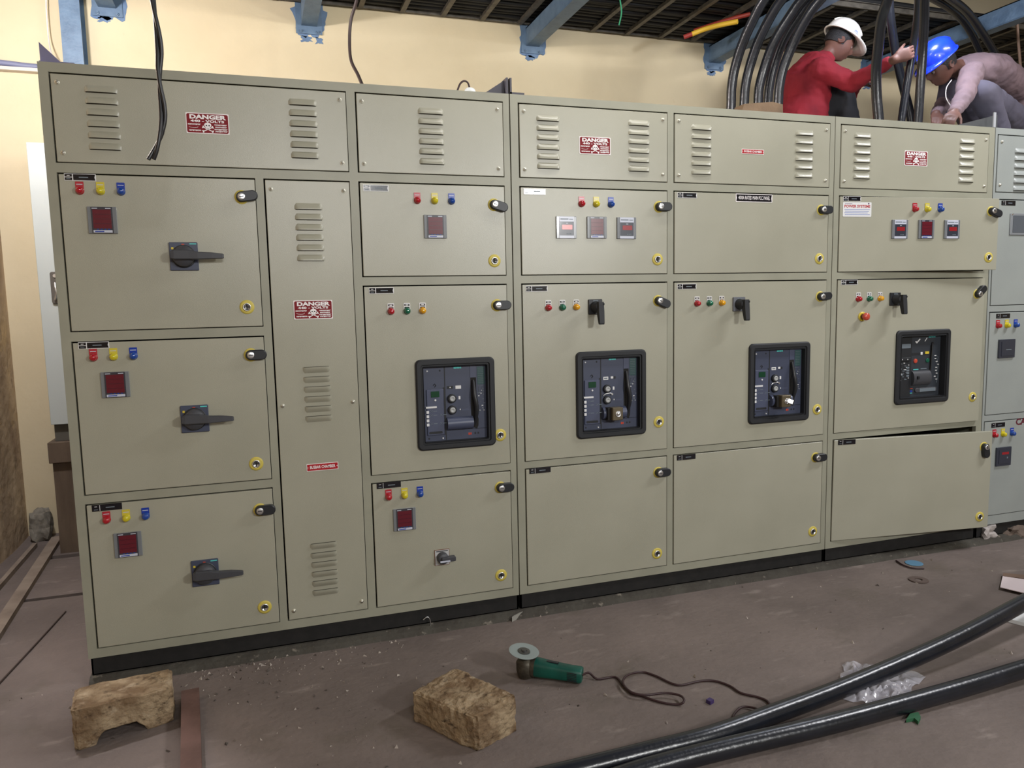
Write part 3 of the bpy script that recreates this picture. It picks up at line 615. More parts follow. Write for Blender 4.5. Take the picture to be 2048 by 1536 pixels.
# ---- section 3: doors standing ajar
opC = [(x11, x12, Zb, Za), (x11, x12, Zd, Zc), (x11, x12, Zf, Ze), (x11, x12, Zh, Zg)]
c3 = cabinet('switchgear_cabinet', 3.442, 4.492, opC, BEIGE, BEIGE2, 'beige switchgear cabinet whose top and bottom doors hang ajar', 'line of switchgear cabinets')
p = panel(c3, 'vent_panel', x11, x12, Zb, Za, BEIGE); add_louvers(p, [(3.608, 2.229, 0), (4.298, 2.232, 0)], BEIGE); corner_screws(p, x11, x12, Zb, Za); danger(p, 3.953, 2.117)
dF1 = d = panel(c3, 'door', x11, x12, Zd, Zc, BEIGE); nametag(d, 3.496, 1.916); lamps(d, (3.920, 3.996, 4.076), 1.854, 'ryb'); meter(d, 3.832, 1.753, '1'); meter(d, 3.993, 1.753); meter(d, 4.152, 1.753, '1'); knob(d, 4.398, 1.848, 20); lock(d, 4.396, 1.607)
m = MB(); m.rr(-.083, .083, -.036, .036, -.0015, 0, .004, mi=0); m.text('POWER SYSTEMS', 0, .015, -.0022, .013, .150, 1, .03)
for q in range(4): m.rr(-.074 + .003 * (q % 2), .074 - .006 * (q % 3), -.001 - q * .0085, .0012 - q * .0085, -.0019, -.001, mi=2)
m.rr(-.072, -.03, .027, .029, -.0019, -.001, mi=3); m.lathe([(.004, 0), (.004, .0004)], (.066, -.0016, .029), n=10, mi=3)
link('maker_label', m.mesh('maker_label', [WHITE, mat('red_print', (190, 50, 60), .4), mat('blue_print', (110, 130, 190), .4), mat('purple_print', (90, 60, 100), .4)]), (3.578, -.002, 1.851), d)['label'] = 'white label with red heading and blue lines'
dF2 = d = panel(c3, 'door', x11, x12, Zf, Ze, BEIGE, (3.880, 4.200, .862, 1.208)); nametag(d, 3.498, 1.500); lamps(d, (3.606, 3.675, 3.744), 1.402, 'RGA'); selector(d, 3.840, 1.397, 0); bezel(d, 3.857, 4.221, .838, 1.232)
o = knob(d, 4.398, 1.414, -42); lock(d, 4.400, .850)
m = MB(); m.lathe([(.024, 0), (.024, .004), (.021, .006)], n=24, mi=0, sm=False); m.lathe([(.014, .004), (.013, .022)], n=20, mi=1); m.lathe([(.018, .022), (.020, .028), (.019, .036), (.012, .041), (0, .042)], n=24, mi=2)
link('emergency_stop', m.mesh('emergency_stop', [YEL, mat('dark_red_plastic', (90, 40, 30), .4), MUSH]), (3.634, -.002, 1.312), d)['label'] = 'red mushroom stop button on a yellow ring'
breaker(c3, 3.891, 4.188, .874, 1.196, 'F')
dF3 = d = panel(c3, 'door', x11, x12, Zh, Zg, BEIGE); nametag(d, 3.500, .676, 0); knob(d, 4.398, .592, 82); lock(d, 4.394, .202)
dF1.rotation_euler = (0, 0, -math.radians(4.7)); dF2.rotation_euler = (0, 0, -math.radians(.8)); dF3.rotation_euler = (0, math.radians(.35), -math.radians(6.2))
# ---- section 4: the grey cabinet at the right edge
xg, xh = 4.512, 5.35
opG = [(xg, xh, 1.960, Za), (xg, xh, 1.347, 1.926), (xg, xh, .735, 1.314), (xg, xh, Zh + .015, .702)]
c4 = cabinet('switchgear_cabinet', 4.497, 5.40, opG, GREYC, GREYC, 'cooler grey switchgear cabinet at the right edge behind the open doors', 'line of switchgear cabinets')
p = panel(c4, 'vent_panel', xg, xh, 1.960, Za, GREYC); add_louvers(p, [(4.692, 2.198, 0), (5.18, 2.198, 0)], GREYC); corner_screws(p, xg, xh, 1.960, Za, .03, .04)
d = panel(c4, 'door', xg, xh, 1.347, 1.926, GREYC); nametag(d, 4.560, 1.917, 0)
m = MB(); m.rr(4.627, 4.80, 1.732, 1.850, -.008, 0, .004, .002, mi=0); m.rr(4.645, 4.785, 1.745, 1.838, -.0095, 0, .003, mi=1)
for a in (4.638, 4.79): m.lathe([(.005, .008), (.004, .011)], (a, 0, 1.845), n=10, mi=2)
build(m, 'meter_window', [mat('grey_clear_plastic', (130, 134, 138), .2, coat=.6), mat('smoky_window', (86, 92, 100), .12, coat=.8), CHROME], d, (4.713, 0, 1.79))
d = panel(c4, 'door', xg, xh, .735, 1.314, GREYC); nametag(d, 4.562, 1.302, 0); lamps(d, (4.576, 4.642, 4.709), 1.236, 'ryb')
m = MB(); m.rr(-.060, .060, -.052, .052, -.010, 0, .003, .002, mi=0); m.rr(-.045, .045, -.040, .040, -.012, 0, .002, mi=0); m.rr(-.012, .028, -.008, -.004, -.0125, -.012, mi=1)
link('panel_relay', m.mesh('panel_relay', [MBLK, OLIVE]), (4.646, -.002, 1.107), d)['label'] = 'dark square relay'
d = panel(c4, 'door', xg, xh, Zh + .015, .702, GREYC); nametag(d, 4.566, .688, 0); lamps(d, (4.590, 4.655, 4.724), .620, 'ryb')
m = MB(); m.rr(-.056, .056, -.054, .054, -.010, 0, .003, .002, mi=0); m.rr(-.040, .040, -.040, .040, -.012, 0, .002, mi=0); m.rr(-.020, .032, .012, .026, -.0125, -.012, mi=1); m.rr(.018, .026, -.012, -.002, -.0125, -.012, mi=2)
link('panel_meter', m.mesh('panel_meter', [MBLK, MRED2, OLIVE]), (4.663, -.002, .492), d)['label'] = 'dark square meter with red digits'
m = MB(); m.text('CAP', 4.803, .681, -.0026, .036, .105, 0, .05); build(m, 'painted_lettering', mat('maroon_paint', (96, 28, 44), .5), d, (4.8, -.002, .68), 'maroon letters CAP')

# ---------------------------------------------------------------- behind and around the cabinets at the left
b = thing('wall_panel_box', (-.49, 1.8, .67), 'pale grey metal panel box standing on the brown post left of the cabinets', 'electrical box')
m = MB(); m.rr(-.487, -.10, .772, 2.362, 1.80, 2.28, .004, .002); build(m, 'housing', GREYBOX, b)
m = MB(); m.box(-.478, -.11, 1.83, 2.25, .672, .772); build(m, 'cable_gland_base', mat('dark_grey_base', (84, 80, 72), .7), b, label='dark recessed base section')
m = MB(); m.rr(-.424, -.372, 1.468, 1.648, 1.785, 1.80, .012, .003, mi=0); m.lathe([(.010, 0), (.010, .006)], (-.398, 1.785, 1.625), n=12, mi=1); m.tube([(-.400, 1.78, 1.585), (-.396, 1.765, 1.56), (-.392, 1.765, 1.53), (-.404, 1.775, 1.49)], .006, 8, 1)
build(m, 'door_handle', [mat('tarnished_handle_plate', (100, 96, 90), .45, metal=.5), CHROME], b, label='tarnished handle plate with a lever')
t = thing('wooden_post', (-.45, 1.8, 0), 'dark brown timber post with a cross block carrying the pale grey box', 'post')
m = MB(); m.box(-.500, -.36, 1.82, 2.02, 0, .545); build(m, 'post', WOODD, t)
m = MB(); m.rr(-.512, -.30, .548, .670, 1.79, 2.05, .004, .003); build(m, 'cross_block', WOODD, t)
def blob(c, r, seed, mats, name, sub=3, amp=.25, rot=0):
    import bmesh
    bm = bmesh.new(); bmesh.ops.create_icosphere(bm, subdivisions=sub, radius=1); vs = []
    for v in bm.verts:
        q = v.co.normalized(); k = max(abs(q.x), abs(q.y), abs(q.z)); q = q / (k ** .75)
        n = 1 + amp * noise.noise(q * 1.4 + V((seed, 0, 0))) + amp * .4 * noise.noise(q * 4 + V((0, seed, 0)))
        q = q * n; q = Matrix.Rotation(rot, 3, 'Z') @ V((q.x * r[0], q.y * r[1], q.z * r[2])); vs.append((c[0] + q.x, c[1] + q.y, max(c[2] + q.z, .0005)))
    m = MB(); m.add(vs, [tuple(v.index for v in f.verts) for f in bm.faces], 0, False); bm.free()
    return build(m, name, mats, None, (c[0], c[1], 0))
tag(blob((-.68, 2.19, .085), (.055, .07, .10), 4, mat('rubble_grey', (150, 144, 132), .9, rgb2=(96, 90, 80), vscale=14, bump=.5, bscale=40), 'rubble_stone'), 'grey lump of rubble in the corner beside the brown post', 'stone')
for a, b_, wd, lab in (((-.585, 2.12), (-.465, .20), .028, 'wider pale batten lying along the left wall, nearer the cabinets'), ((-.68, 2.02), (-.655, .70), .012, 'thin pale batten lying closest to the left wall')):
    m = MB(); a = V((a[0], a[1], .014)); b_ = V((b_[0], b_[1], .014)); d = (b_ - a).normalized(); s = V((-d.y, d.x, 0)) * wd
    m.obox((a + b_) / 2, (b_ - a) / 2, s, V((0, 0, .0135))); tag(build(m, 'wooden_batten', mat('pale_dusty_wood', (150, 136, 122), .8, rgb2=(120, 106, 94), vscale=6), None, ((a + b_) / 2)), lab, 'batten', 'battens by the left wall')
m = MB(); m.tube([fl(-40, 1408, .004), fl(0, 1365, .004), fl(70, 1290, .004), fl(131, 1223, .004)], .004, 6); tag(build(m, 'thin_rod', mat('rusty_rod', (66, 52, 46), .8), None, tuple(fl(60, 1300, 0))), 'long thin rusty rod lying on the floor left of the cabinets', 'rod')

# ---------------------------------------------------------------- steelwork over the cabinets
cl = thing('steel_column', (-.285, YW - .07, 0), 'blue-grey steel column standing against the back wall at the left', 'column')
m = MB(); m.box(-.34, -.23, YW - .14, YW - .13, 0, 4.86); m.box(-.34, -.23, YW - .01, YW - .001, 0, 4.86); m.box(-.290, -.280, YW - .13, YW - .01, 0, 4.86); build(m, 'column_shaft', STEELB, cl)
def ragged(cx, cz, rx, rz, seed, n=44, amp=.35):
    q = []
    for i in range(n):
        a = 2 * math.pi * i / n; k = max(abs(math.cos(a)), abs(math.sin(a))) ** .7
        r = (1 + amp * noise.noise(V((math.cos(a) * 2.2, math.sin(a) * 2.2, seed)))+ .16 * noise.noise(V((math.cos(a) * 9, math.sin(a) * 9, seed)))) / k
        q.append((cx + rx * r * math.cos(a), cz + rz * r * math.sin(a)))
    return q
for i, (bx, lab) in enumerate(((-.10, 'blue-grey cantilever beam and wall plate nearest the left wall'), (1.11, 'blue-grey cantilever beam and wall plate above the busbar panel'), (2.70, 'blue-grey cantilever beam over the middle cabinet, left of the black riser cables'),
                              (4.245, 'blue-grey cantilever beam passing behind the bent black riser cables'), (5.80, 'blue-grey cantilever beam over the worker in the blue helmet'))):
    t = thing('cantilever_bracket', (bx, YW, 3.3), lab, 'bracket', 'cantilever brackets carrying the cable tray')
    m = MB(); m.box(bx - .085, bx + .085, YW - .012, YW - .002, 3.235, 3.52); build(m, 'wall_plate', STEELB, t)
    m = MB()
    y0 = -1.2; m.box(bx - .05, bx - .043, y0, YW - .012, 3.29, 3.41); m.box(bx - .05, bx + .05, y0, YW - .012, 3.285, 3.292); m.box(bx - .05, bx + .05, y0, YW - .012, 3.403, 3.41)
    build(m, 'beam', STEELB, t)
    for q, (dx, dz) in enumerate(((-.055, 3.25), (.055, 3.25), (-.07, 3.48), (.07, 3.48))):
        m = MB(); m.lathe([(.011, 0), (.011, .008), (.006, .009), (.006, .018)], (bx + dx, YW - .012, dz), n=6, sm=False); build(m, 'bolt', STEELB, t)
    m = MB(); m.prism(ragged(bx + .008, 3.345, .100, .125, i * 5 + 1, amp=.3), YW - .0025, YW, 0); m.prism(ragged(bx - .02, 3.205 if i else 3.22, .035, .018, i * 7 + 2, 20, .8), YW - .0025, YW, 0)
    if i == 1: m.prism(ragged(bx + .065, 3.20, .022, .018, 9, 16, .9), YW - .0025, YW, 0)
    build(m, 'paint_smear', SMEAR, t, label='ragged blue-grey paint around the wall plate')
# ladder tray running along the wall
YR, ZT = 1.37, 3.425
t = thing('cable_tray', (3.8, 1.8, ZT), 'steel ladder cable tray running along the back wall under the roof', 'cable tray')
for yy, nm in ((YW - .03, 'side_rail'), (YR, 'side_rail')):
    m = MB(); m.box(-.7, 9.1, yy, yy + .004, ZT, ZT + .045); m.box(-.7, 9.1, yy - .014, yy + .004, ZT, ZT + .004); m.box(-.7, 9.1, yy - .014, yy + .004, ZT + .041, ZT + .045); build(m, nm, TRAY, t)
x = -.55
while x < 8.9:
    m = MB(); m.box(x - .017, x + .017, YR + .006, YW - .03, ZT - .004, ZT); m.box(x - .017, x - .013, YR + .006, YW - .03, ZT, ZT + .02); m.box(x + .013, x + .017, YR + .006, YW - .03, ZT, ZT + .02); build(m, 'rung', TRAY, t); x += .286
t = thing('cable_tray', (3.8, .3, ZT), 'steel ladder cable tray running above the front of the cabinets', 'cable tray')
for yy in (-.55, .72):
    m = MB(); m.box(-.7, 9.1, yy, yy + .004, ZT, ZT + .045); m.box(-.7, 9.1, yy - .014, yy + .004, ZT, ZT + .004); build(m, 'side_rail', TRAY, t)
x = -.45
while x < 8.9:
    m = MB(); m.box(x - .017, x + .017, -.545, .72, ZT - .004, ZT); m.box(x - .017, x - .013, -.545, .72, ZT, ZT + .02); build(m, 'rung', TRAY, t); x += .286
rnd = random.Random(11)
def tray_cables(y0, y1, n, zb, group, where):
    for k in range(n):
        y = y0 + (y1 - y0) * (k + .5) / n; r = rnd.uniform(.020, .034); ph = rnd.uniform(0, 9)
        pts = [(-.7 + i * .49, y + .03 * noise.noise(V((i * .6, ph, 0))), zb + r + .002 + .012 * (1 + noise.noise(V((i * .7, 0, ph))))) for i in range(21)]
        m = MB(); m.tube(cr(pts, 3), r, 8); tag(build(m, 'tray_cable', CABLED, None, (4, y, zb)), 'black cable lying among the others along ' + where, 'cable', group)
tray_cables(YR + .05, YW - .06, 15, ZT + .002, 'black cables filling the wall tray', 'the wall tray')
tray_cables(YR + .08, YW - .09, 11, ZT + .062, 'black cables in the upper layer of the wall tray', 'the upper layer of the wall tray')
tray_cables(-.48, .66, 12, ZT + .002, 'black cables filling the front tray', 'the front tray')
# coloured cable ends under the tray
for pts, col, nm, lab, r in (([(1388, 62, 1.9), (1430, 48, 1.8), (1470, 36, 1.7), (1500, 28, 1.65)], (150, 52, 40), 'red_cable', 'dull red cable end poking out under the tray', .016),
                             ([(1384, 68, 1.85), (1410, 58, 1.8), (1440, 50, 1.7), (1475, 43, 1.6)], (214, 172, 50), 'yellow_cable', 'yellow cable end with a red tip under the tray', .018)):
    m = MB(); P = [at(*q) for q in pts]; m.tube(cr(P, 3), r, 8, 0)
    if nm == 'yellow_cable': m.tube([P[0], P[0] + (P[0] - P[1]).normalized() * .06], .017, 8, 1)
    tag(build(m, nm, [mat(nm + '_sheath', col, .5), mat('red_tape', (150, 50, 44), .5)], None, tuple(P[1])), lab, 'cable')
m = MB(); m.tube(cr([at(1236, -30, 1.2), at(1240, 0, 1.25), at(1243, 25, 1.3), at(1238, 50, 1.35)], 4), .0045, 6); tag(build(m, 'green_wire', mat('green_insulation', (60, 150, 110), .5), None, tuple(at(1240, 0, 1.25))), 'thin green wire dangling from the tray', 'wire')

# ---------------------------------------------------------------- riser cables
def cable(pts, r, lab, cat='cable', group=None, name='power_cable', m_=None, n=14):
    m = MB(); P = cr([at(*q) for q in pts], 6); m.tube(P, r, n); lo = min(P, key=lambda q: q.z)
    return tag(build(m, name, m_ or CABLE, None, tuple(lo)), lab, cat, group)
G = 'black riser cables bending down into the cabinets'
for us, y0, n_ in (((1461, 1463, 1470, 1487, 1511, 1528), .60, 'leftmost thick black riser cable, entering behind the wooden offcut'), ((1487, 1490, 1499, 1517, 1543, 1563), .58, 'second thick black riser cable from the left'),
                   ((1515, 1518, 1529, 1549, 1581, 1603), .56, 'third thick black riser cable from the left, in front of a thinner-looking one'), ((1534, 1538, 1547, 1566, 1598, 1622), .66, 'fourth riser cable, half hidden behind the third'),
                   ((1555, 1558, 1567, 1589, 1617, 1640), .52, 'fifth thick riser cable, just left of the red shirt')):
    base = at(us[0], 219, y0); m = MB(); du = us[5] - us[4]
    P = [V((base.x - .010, y0 + .03, 2.30)), base, at(us[1], 177, y0 - .01), at(us[2], 135, y0 - .03), at(us[3], 82, y0 - .08), at(us[4], 30, y0 - .15), at(us[5], 0, y0 - .2), at(us[5] + du * 2, -45, y0 - .3), at(us[5] + du * 5, -95, y0 - .42)]
    m.tube(cr(P, 6), .0265, 16); tag(build(m, 'power_cable', CABLE, None, (P[0].x, P[0].y, 2.3)), n_, 'cable', G)
for pts, r, n_ in (([(1757, 238, .45), (1753, 190, .45), (1752, 140, .43), (1757, 90, .38), (1763, 40, .32), (1775, 0, .25), (1795, -50, .18)], .0275, 'thick riser cable in front of the worker’s red sleeve'.replace('’', "'")),
                   ([(1803, 240, .60), (1812, 180, .60), (1821, 125, .58), (1829, 75, .54), (1835, 30, .48), (1838, -30, .4)], .022, 'slender riser cable gripped by the worker in red'),
                   ([(1822, 240, .95), (1808, 180, .95), (1796, 130, .92), (1787, 80, .88), (1780, 30, .84), (1776, -30, .8)], .027, 'riser cable crossing behind the gripped one'),
                   ([(1836, 241, .40), (1840, 180, .40), (1845, 110, .38), (1848, 50, .34), (1849, 0, .3), (1851, -50, .26)], .0245, 'straight riser cable just left of the blue helmet'),
                   ([(2040, 235, 1.05), (2008, 150, 1.1), (1990, 108, 1.1), (1962, 62, 1.05), (1935, 25, .98), (1905, 0, .9), (1860, -30, .8)], .026, 'outer riser cable arching down behind the grey shirt'),
                   ([(1990, 235, 1.15), (1975, 150, 1.2), (1962, 108, 1.2), (1940, 62, 1.15), (1915, 30, 1.1), (1880, 5, 1.0), (1830, -20, .9)], .024, 'inner riser cable arching down behind the grey shirt')):
    P = [at(*q) for q in pts]; m = MB(); m.tube(cr([V((P[0].x + (P[0].x - P[1].x) * .5, P[0].y, 2.30))] + P, 6), r, 16); tag(build(m, 'power_cable', CABLE, None, (P[0].x, P[0].y, 2.3)), n_, 'cable', G)
# loose wires near the left and middle
cable([(93, -30, 2.24), (92, 0, 2.24), (94, 40, 2.24), (98, 85, 2.2), (106, 122, 2.0)], .004, 'thin white wire hanging down the wall beside the blue column', 'wire', None, 'white_wire', mat('white_insulation', (226, 218, 214), .5), 6)
cable([(718, -30, 1.2), (712, 5, 1.25), (702, 40, 1.3), (699, 80, 1.3), (702, 120, 1.25), (716, 150, 1.1), (727, 176, .9)], .009, 'dark brown cable drooping from the tray onto the left cabinet', 'wire', None, 'drooping_cable', mat('dark_brown_sheath', (62, 50, 48), .5), 8)
t = thing('bulb_holder', (at(940, 190, .08).x, .08, 2.3), 'white bulb holder with a looped black wire on top of the cabinet', 'lamp holder')
c = V((at(940, 190, .08).x, .08, 2.3)); m = MB(); m.lathe([(.020, 0), (.024, .012), (.025, .020), (.021, .029), (.012, .035), (0, .036)], c, (0, 0, 1), n=20); build(m, 'holder', mat('white_bakelite', (226, 230, 230), .3), t)
m = MB(); m.tube(cr([at(908, 192, .09), at(914, 183, .09), at(920, 168, .09), at(928, 162, .09), at(936, 166, .09), at(940, 180, .085)], 4), .004, 8); build(m, 'looped_wire', CORD, t)
hc = [(300, -60), (303, -20), (310, 30), (316, 70), (319, 105), (318, 140), (320, 175), (325, 210), (326, 240), (321, 270), (312, 297), (302, 319)]
m = MB(); nP = len(hc)
P = cr([at(u, v, -.7) for u, v in hc], 6)
for s in (0, 1):
    Q = []
    for i, p_ in enumerate(P):
        a = i / len(P) * 9.5 + math.pi * s; Q.append(p_ + V((math.cos(a) * .0055, math.sin(a) * .0055, 0)) * (1 if i < len(P) - 14 else 1.25))
    m.tube(Q, .0056, 8)
tag(build(m, 'twin_cable', mat('black_twin_sheath', (26, 25, 28), .4, spec=.6), None, tuple(P[-1])), 'black twisted twin cable hanging in front of the left cabinet', 'cable')
m = MB(); m.tube([at(2032, 20, 1.3), at(2036, 75, 1.3), at(2043, 160, 1.3), V((at(2043, 160, 1.3).x, 1.3, 2.30))], .010, 8); tag(build(m, 'hanger_rod', mat('tan_rusty_rod', (150, 122, 104), .6), None, (at(2043, 160, 1.3).x, 1.3, 2.3)), 'thin tan hanger rod standing behind the crouching worker at the right edge', 'rod')
# offcut and plates lying on top
m = MB(); a = at(1464, 215, .28); b_ = at(1552, 217, .28); m.prism([(a.x, 2.30), (b_.x, 2.30), (b_.x - .005, 2.404), (b_.x - .07, 2.412), (a.x + .03, 2.392)], .22, .30); tag(build(m, 'wooden_offcut', WOODP, None, (a.x, .22, 2.3)), 'brown wooden offcut lying on top of the middle cabinet', 'wood piece')
m = MB(); m.prism([(4.28, 2.30), (4.58, 2.30), (4.575, 2.385), (4.30, 2.318)], .06, .068); tag(build(m, 'steel_gusset', mat('dull_green_grey_steel', (62, 64, 66), .6), None, (4.4, .06, 2.3)), 'dark wedge of steel plate at the knees of the worker in grey', 'steel plate')
m = MB(); m.box(4.476, 4.492, -.002, .004, 2.30, 2.378); tag(build(m, 'steel_flat', mat('pale_flat_steel', (170, 172, 176), .5), None, (4.48, 0, 2.3)), 'short pale flat bar standing up where the beige and grey cabinets meet', 'steel bar')

# ---------------------------------------------------------------- people
def cone(m, p0, r0, p1, r1, n=14, k=5):
    """round-ended tapered limb"""
    p0 = V(p0); p1 = V(p1); d = (p1 - p0); L = d.length; d = d.normalized(); prof = []
    for i in range(k + 1): a = math.pi / 2 * (1 - i / k); prof.append((r0 * math.cos(a), -r0 * math.sin(a)))
    for i in range(1, k + 1): a = math.pi / 2 * i / k; prof.append((r1 * math.cos(a), L + r1 * math.sin(a)))
    m.lathe([(max(r, .0005), t) for r, t in prof], p0, d, n)
def loft(m, secs, lat, n=20):
    """secs = [(centre, half width along lat, half depth)]"""
    lat = V(lat).normalized(); C = [V(s[0]) for s in secs]; rs = []
    for i, (c, a, b) in enumerate(secs):
        t = (C[min(i + 1, len(C) - 1)] - C[max(i - 1, 0)]).normalized(); l = (lat - t * lat.dot(t)).normalized(); q = t.cross(l)
        rs.append([V(c) + l * a * math.cos(2 * math.pi * k / n) + q * b * math.sin(2 * math.pi * k / n) for k in range(n)])
    m.rings(rs, 0, True)
def fuse(m, name, mats, parent, voxel, smooth=4, wrinkle=0, wscale=14, colorfn=None):
    me = m.mesh('tmp', mats[0] if isinstance(mats, list) else mats); o = bpy.data.objects.new('tmp', me); COL.objects.link(o)
    r = o.modifiers.new('r', 'REMESH'); r.mode = 'VOXEL'; r.voxel_size = voxel; r.use_smooth_shade = True
    s = o.modifiers.new('s', 'SMOOTH'); s.iterations = smooth; s.factor = .5
    dg = bpy.context.evaluated_depsgraph_get(); dg.update(); out = bpy.data.meshes.new_from_object(o.evaluated_get(dg)); bpy.data.objects.remove(o)
    if wrinkle:
        out.update(); ns = [v.normal.copy() for v in out.vertices]
        for v, nn in zip(out.vertices, ns):
            q = v.co; k = noise.noise(V((q.x * wscale, q.y * wscale, q.z * wscale * 1.6))) + .5 * noise.noise(q * wscale * 2.3); v.co = q + nn * wrinkle * k
    org = W[parent.name]; out.transform(Matrix.Translation(-org)); out.materials.clear()
    for mm in (mats if isinstance(mats, list) else [mats]): out.materials.append(mm)
    for p_ in out.polygons: p_.use_smooth = True
    return link(name, out, org, parent)
def head_pts(m, c, f, u):
    """head with face; f = facing direction, u = crown direction"""
    c = V(c); f = V(f).normalized(); u = (V(u) - f * V(u).dot(f)).normalized(); l = u.cross(f)
    nu, nv = 56, 40; vs = []
    g = lambda x, y, z, cx, cy, cz, s: math.exp(-((x - cx) ** 2 + (y - cy) ** 2 + (z - cz) ** 2) / (2 * s * s))
    for j in range(nv + 1):
        ph = math.pi * j / nv
        for i in range(nu):
            th = 2 * math.pi * i / nu; x, y, z = math.sin(ph) * math.cos(th), math.sin(ph) * math.sin(th), math.cos(ph)
            X, Y, Z = x * .094, y * .073, z * .112
            if z < 0: Y *= 1 - .34 * (-z) ** 1.5; X = X * (1 - .18 * (-z)) + .016 * (-z)
            if x > 0:
                q = .024 * g(x, y, z, .98, 0, -.16, .085) + .016 * g(x, y, z, 1, 0, .02, .07) + .009 * g(x, y, z, .9, 0, -.46, .12) + .007 * g(x, y, z, .85, 0, -.53, .06) + .014 * g(x, y, z, .66, 0, -.78, .14) + .006 * g(x, y, z, .95, .0, .26, .22)
                q -= .012 * (g(x, y, z, .92, .34, .06, .12) + g(x, y, z, .92, -.34, .06, .12)) + .005 * g(x, y, z, .93, 0, -.37, .04)
                X += q; Y += .006 * (g(x, y, z, .8, .5, -.15, .18) - g(x, y, z, .8, -.5, -.15, .18))
            vs.append(c + f * X + l * Y + u * Z)
    fs = [(j * nu + i, j * nu + (i + 1) % nu, (j + 1) * nu + (i + 1) % nu, (j + 1) * nu + i) for j in range(nv) for i in range(nu)]
    m.add(vs, fs, 0, True)
    for s in (-1, 1):                                       # ears
        e = c + l * .073 * s - f * .008 - u * .008
        m.lathe([(.001, -.002), (.017, 0), (.026, .010), (.024, .016), (.012, .010), (.001, .008)], e - l * s * .004, l * s + f * -.35, n=14)
    return c, f, u, l
def eyes(parent, c, f, u, l):
    for s in (-1, 1):
        m = MB(); e = c + f * .076 + l * .028 * s + u * .006
        m.lathe([(.0115 * math.cos(a), .0115 * math.sin(a)) for a in [math.pi / 2 * k / 6 for k in range(-2, 7)]], e, f, n=14, mi=0); m.lathe([(.0052, .0103), (.004, .0117), (0, .012)], e, f - u * .25, n=12, mi=1)
        build(m, 'eye', [mat('eye_white', (120, 104, 96), .4), HAIR], parent, tuple(e))
def helmet(parent, c, f, u, l, mm, peak=.062, name='safety_helmet', lab=None):
    sf, sl_ = .120, .097; m = MB(); o = c + u * .056 - f * .006; n = 36; rs = []
    for j in range(11):
        a = math.pi / 2 * j / 10; k = math.cos(a) ** .72 if j < 10 else .0008
        rs.append([o + f * (sf * k * math.cos(2 * math.pi * i / n)) + l * (sl_ * k * math.sin(2 * math.pi * i / n)) + u * (.108 * math.sin(a)) for i in range(n)])
    inner = [[o + (p_ - o) * .95 for p_ in r] for r in rs]
    m.rings(rs, 0, True, False, True); m.rings(inner[::-1], 0, True, True, False)
    rim = []
    for i in range(n):
        a = 2 * math.pi * i / n; ca = math.cos(a); e = .010 + (peak * max(0, ca) ** 1.5 if ca > 0 else 0)
        base = o + f * sf * ca + l * sl_ * math.sin(a); out = (f * ca + l * math.sin(a)).normalized(); drop = .020 * max(0, ca) ** 2
        rim.append([base - out * .004 - u * .002, base + out * .002 + u * .004, base + out * e - u * (.004 + drop), base + out * (e - .001) - u * (.009 + drop), base - out * .006 - u * .007])
    m.add([q for r in rim for q in r], [(i * 5 + k, ((i + 1) % n) * 5 + k, ((i + 1) % n) * 5 + (k + 1) % 5, i * 5 + (k + 1) % 5) for i in range(n) for k in range(5)], 0, True)
    for j in range(3):                                      # raised crown ribs
        y = (j - 1) * .026; m.tube([o + f * (sf * math.cos(a) ** .72 if math.cos(a) > 0 else -sf * abs(math.cos(a)) ** .72) + l * y + u * (.100 * math.sin(a) * (1 - abs(j - 1) * .03) + .002) for a in [math.pi * (.18 + .64 * q / 12) for q in range(13)]], .0045, 6, 0)
    return build(m, name, mm, parent, tuple(o), lab)
def hair(parent, c, f, u, l, h=.105):
    m = MB(); n = 28; rs = []
    for j in range(9):
        a = -.45 + (math.pi / 2 + .45) * j / 8; ring = []
        for i in range(n):
            t = 2 * math.pi * i / n; ca = math.cos(t); lo = 1 if ca < .35 else 0; aa = a if lo else max(a, .28)
            ring.append(c + u * .018 + f * (.098 * math.cos(aa) * ca - .006) + l * (.080 * math.cos(aa) * math.sin(t)) + u * (.108 * math.sin(aa)))
        rs.append(ring)
    m.rings(rs, 0, True); return build(m, 'hair', HAIR, parent, tuple(c))
def hand(m, w, d, nrm, fingers, thumb, r=.0085):
    """w wrist, d palm direction, nrm palm side, fingers = curl angles"""
    w = V(w); d = V(d).normalized(); nrm = (V(nrm) - d * V(nrm).dot(d)).normalized(); s = d.cross(nrm)
    loft(m, [(w - d * .01, .027, .020), (w + d * .02, .032, .016), (w + d * .055, .040, .014), (w + d * .082, .039, .012), (w + d * .09, .036, .010)], s, 16)
    for k, (c_, L) in enumerate(zip(fingers, (.070, .080, .075, .060))):
        p = w + d * .083 + s * (.029 - .0195 * k); a = 0; seg = (L * .45, L * .32, L * .26)
        for q, sl in enumerate(seg):
            a += c_ * (1, 1.15, .8)[q]; dd = d * math.cos(a) + nrm * math.sin(a); p2 = p + dd * sl; cone(m, p, r - q * .0008, p2, r - (q + 1) * .0009, 10, 3); p = p2
    p = w + d * .022 + s * .028; dd = (d * .8 + s * .42 + nrm * .35).normalized()
    for q, sl in enumerate((.042, .032, .026)):
        p2 = p + dd * sl; cone(m, p, .0115 - q * .0012, p2, .0105 - q * .0012, 10, 3); p = p2; dd = (dd + d * .3 + nrm * thumb).normalized()
